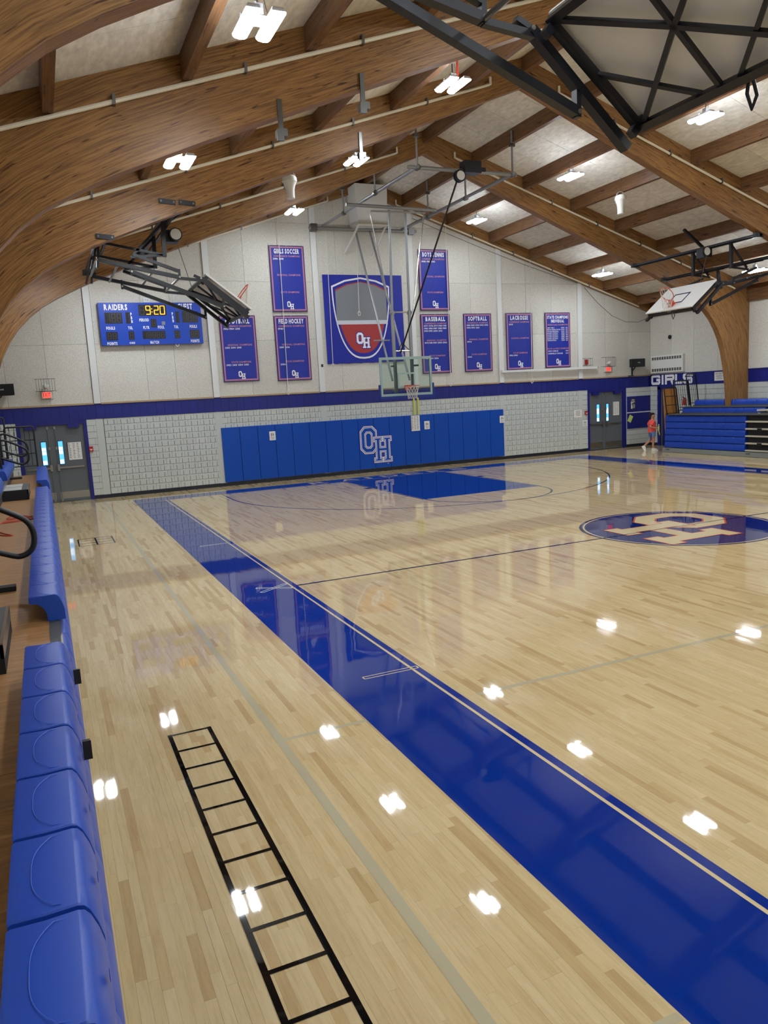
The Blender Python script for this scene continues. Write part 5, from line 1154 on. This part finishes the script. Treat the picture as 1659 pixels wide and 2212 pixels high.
sh = M().tube([(0, 0, .79), (0, 0, .86), (0, 0, .98), (.01, 0, 1.12), (.012, 0, 1.22), (.015, 0, 1.29), (.016, 0, 1.33)], [.168, .166, .152, .155, .148, .1, .055], 18)
for s_, e in ((-1, (-.1, -.2, 1.1)), (1, (-.055, .225, 1.1))): sh.tube([(0, s_*.07, 1.25), (-.005, s_*.15, 1.25), ((-.005+e[0])/2, (s_*.155+e[1])/2, 1.19), e], [.06, .08, .078, .08], 14)
sh.build('shirt', 'shirt', pe, smooth=True)
so_ = M().tube([(0, 0, .9), (0, 0, .84), (0, 0, .76)], [.14, .152, .15], 18)
for s_, dx in ((-1, .02), (1, .0)): so_.tube([(0, s_*.075, .82), (dx*.5, s_*.082, .72), (dx, s_*.088, .6)], [.1, .108, .112], 14)
so_.build('shorts', 'denim', pe, smooth=True)
skin('hair', [(.01, .035, 1.5), (.012, .02, 1.555), (-.04, .04, 1.5), (-.05, .05, 1.42), (-.05, .05, 1.34)], [(0, 1), (0, 2), (2, 3), (3, 4)], [.098, .074, .07, .05, .03], 'hair', pe)
for nm_, c, tilt in (('shoe', (.05, -.09, .045), 0), ('shoe', (-.32, .08, .13), 1.05)):
    P = [(-.09, 0), (.05, 0), (.13, 0), (.17, .012), (.17, .03), (.12, .055), (.05, .085), (.02, .115), (-.07, .115), (-.095, .06)]
    ct, st_ = math.cos(tilt), math.sin(tilt); m = M()
    m.prism([(a, b-.045) for a, b in P], lambda a, b, d: (c[0]+a*ct+b*st_, c[1]+d, c[2]-a*st_+b*ct), -.042, .042); so = m.build(nm_, 'shoe', pe)
    m = M(); m.prism([(a, b-.045) for a, b in ((-.096, -.012), (.14, -.012), (.176, .004), (.172, .02), (.13, .008), (-.094, .012))], lambda a, b, d: (c[0]+a*ct+b*st_, c[1]+d, c[2]-a*st_+b*ct), -.046, .046); m.build('sole', 'white_print', so)
for a, b, c, w_, h_ in ((.05, -.104, 1.485, .02, .008), (-.012, -.098, 1.485, .02, .008), (.022, -.108, 1.425, .04, .01)):
    M().box(a-w_/2, a+w_/2, b-.006, b+.02, c-h_/2, c+h_/2).build('eye' if w_ < .03 else 'mouth', 'hair' if w_ < .03 else 'alarm_red', pe)
M().add([(.02, -.104, 1.475), (.034, -.104, 1.445), (.006, -.104, 1.445), (.02, -.128, 1.45)], [(0, 1, 3), (0, 3, 2), (1, 2, 3)]).build('nose', 'skin', pe)
for s_ in (-1, 1): M().lathe([(.0, -.012), (.02, -.006), (.022, 0), (.02, .006), (.0, .012)], (.025+s_*.09, -.01, 1.46), 8, 'x').build('ear', 'skin', pe)
M().tube([(-.02, -.13, .83), (-.09, -.15, .66), (-.13, -.15, .48), (-.17, -.15, .42)], [.02, .024, .018, .012], 6).build('waist_tie', 'band_blue', pe)
pe.scale = (.94, .94, .94)
hb = thing('water_bottle', (11.45+.08, 12.97-.29, .8), 'yellow-green bottle held by the walking person', 'bottle')
bx, by = hb.location.x, hb.location.y
M().lathe([(.03, .0), (.034, .01), (.034, .17), (.02, .2), (.016, .24)], (bx, by, .8), 12).build('flask', 'yellow_green', hb, smooth=True); M().lathe([(.02, .0), (.02, .035)], (bx, by, 1.03), 10).build('cap', 'paper', hb); M().tube([(bx, by, .82), (bx+.03, by, .72), (bx+.05, by, .62)], [.02, .026, .016], 6).build('strap', 'yellow_green', hb)
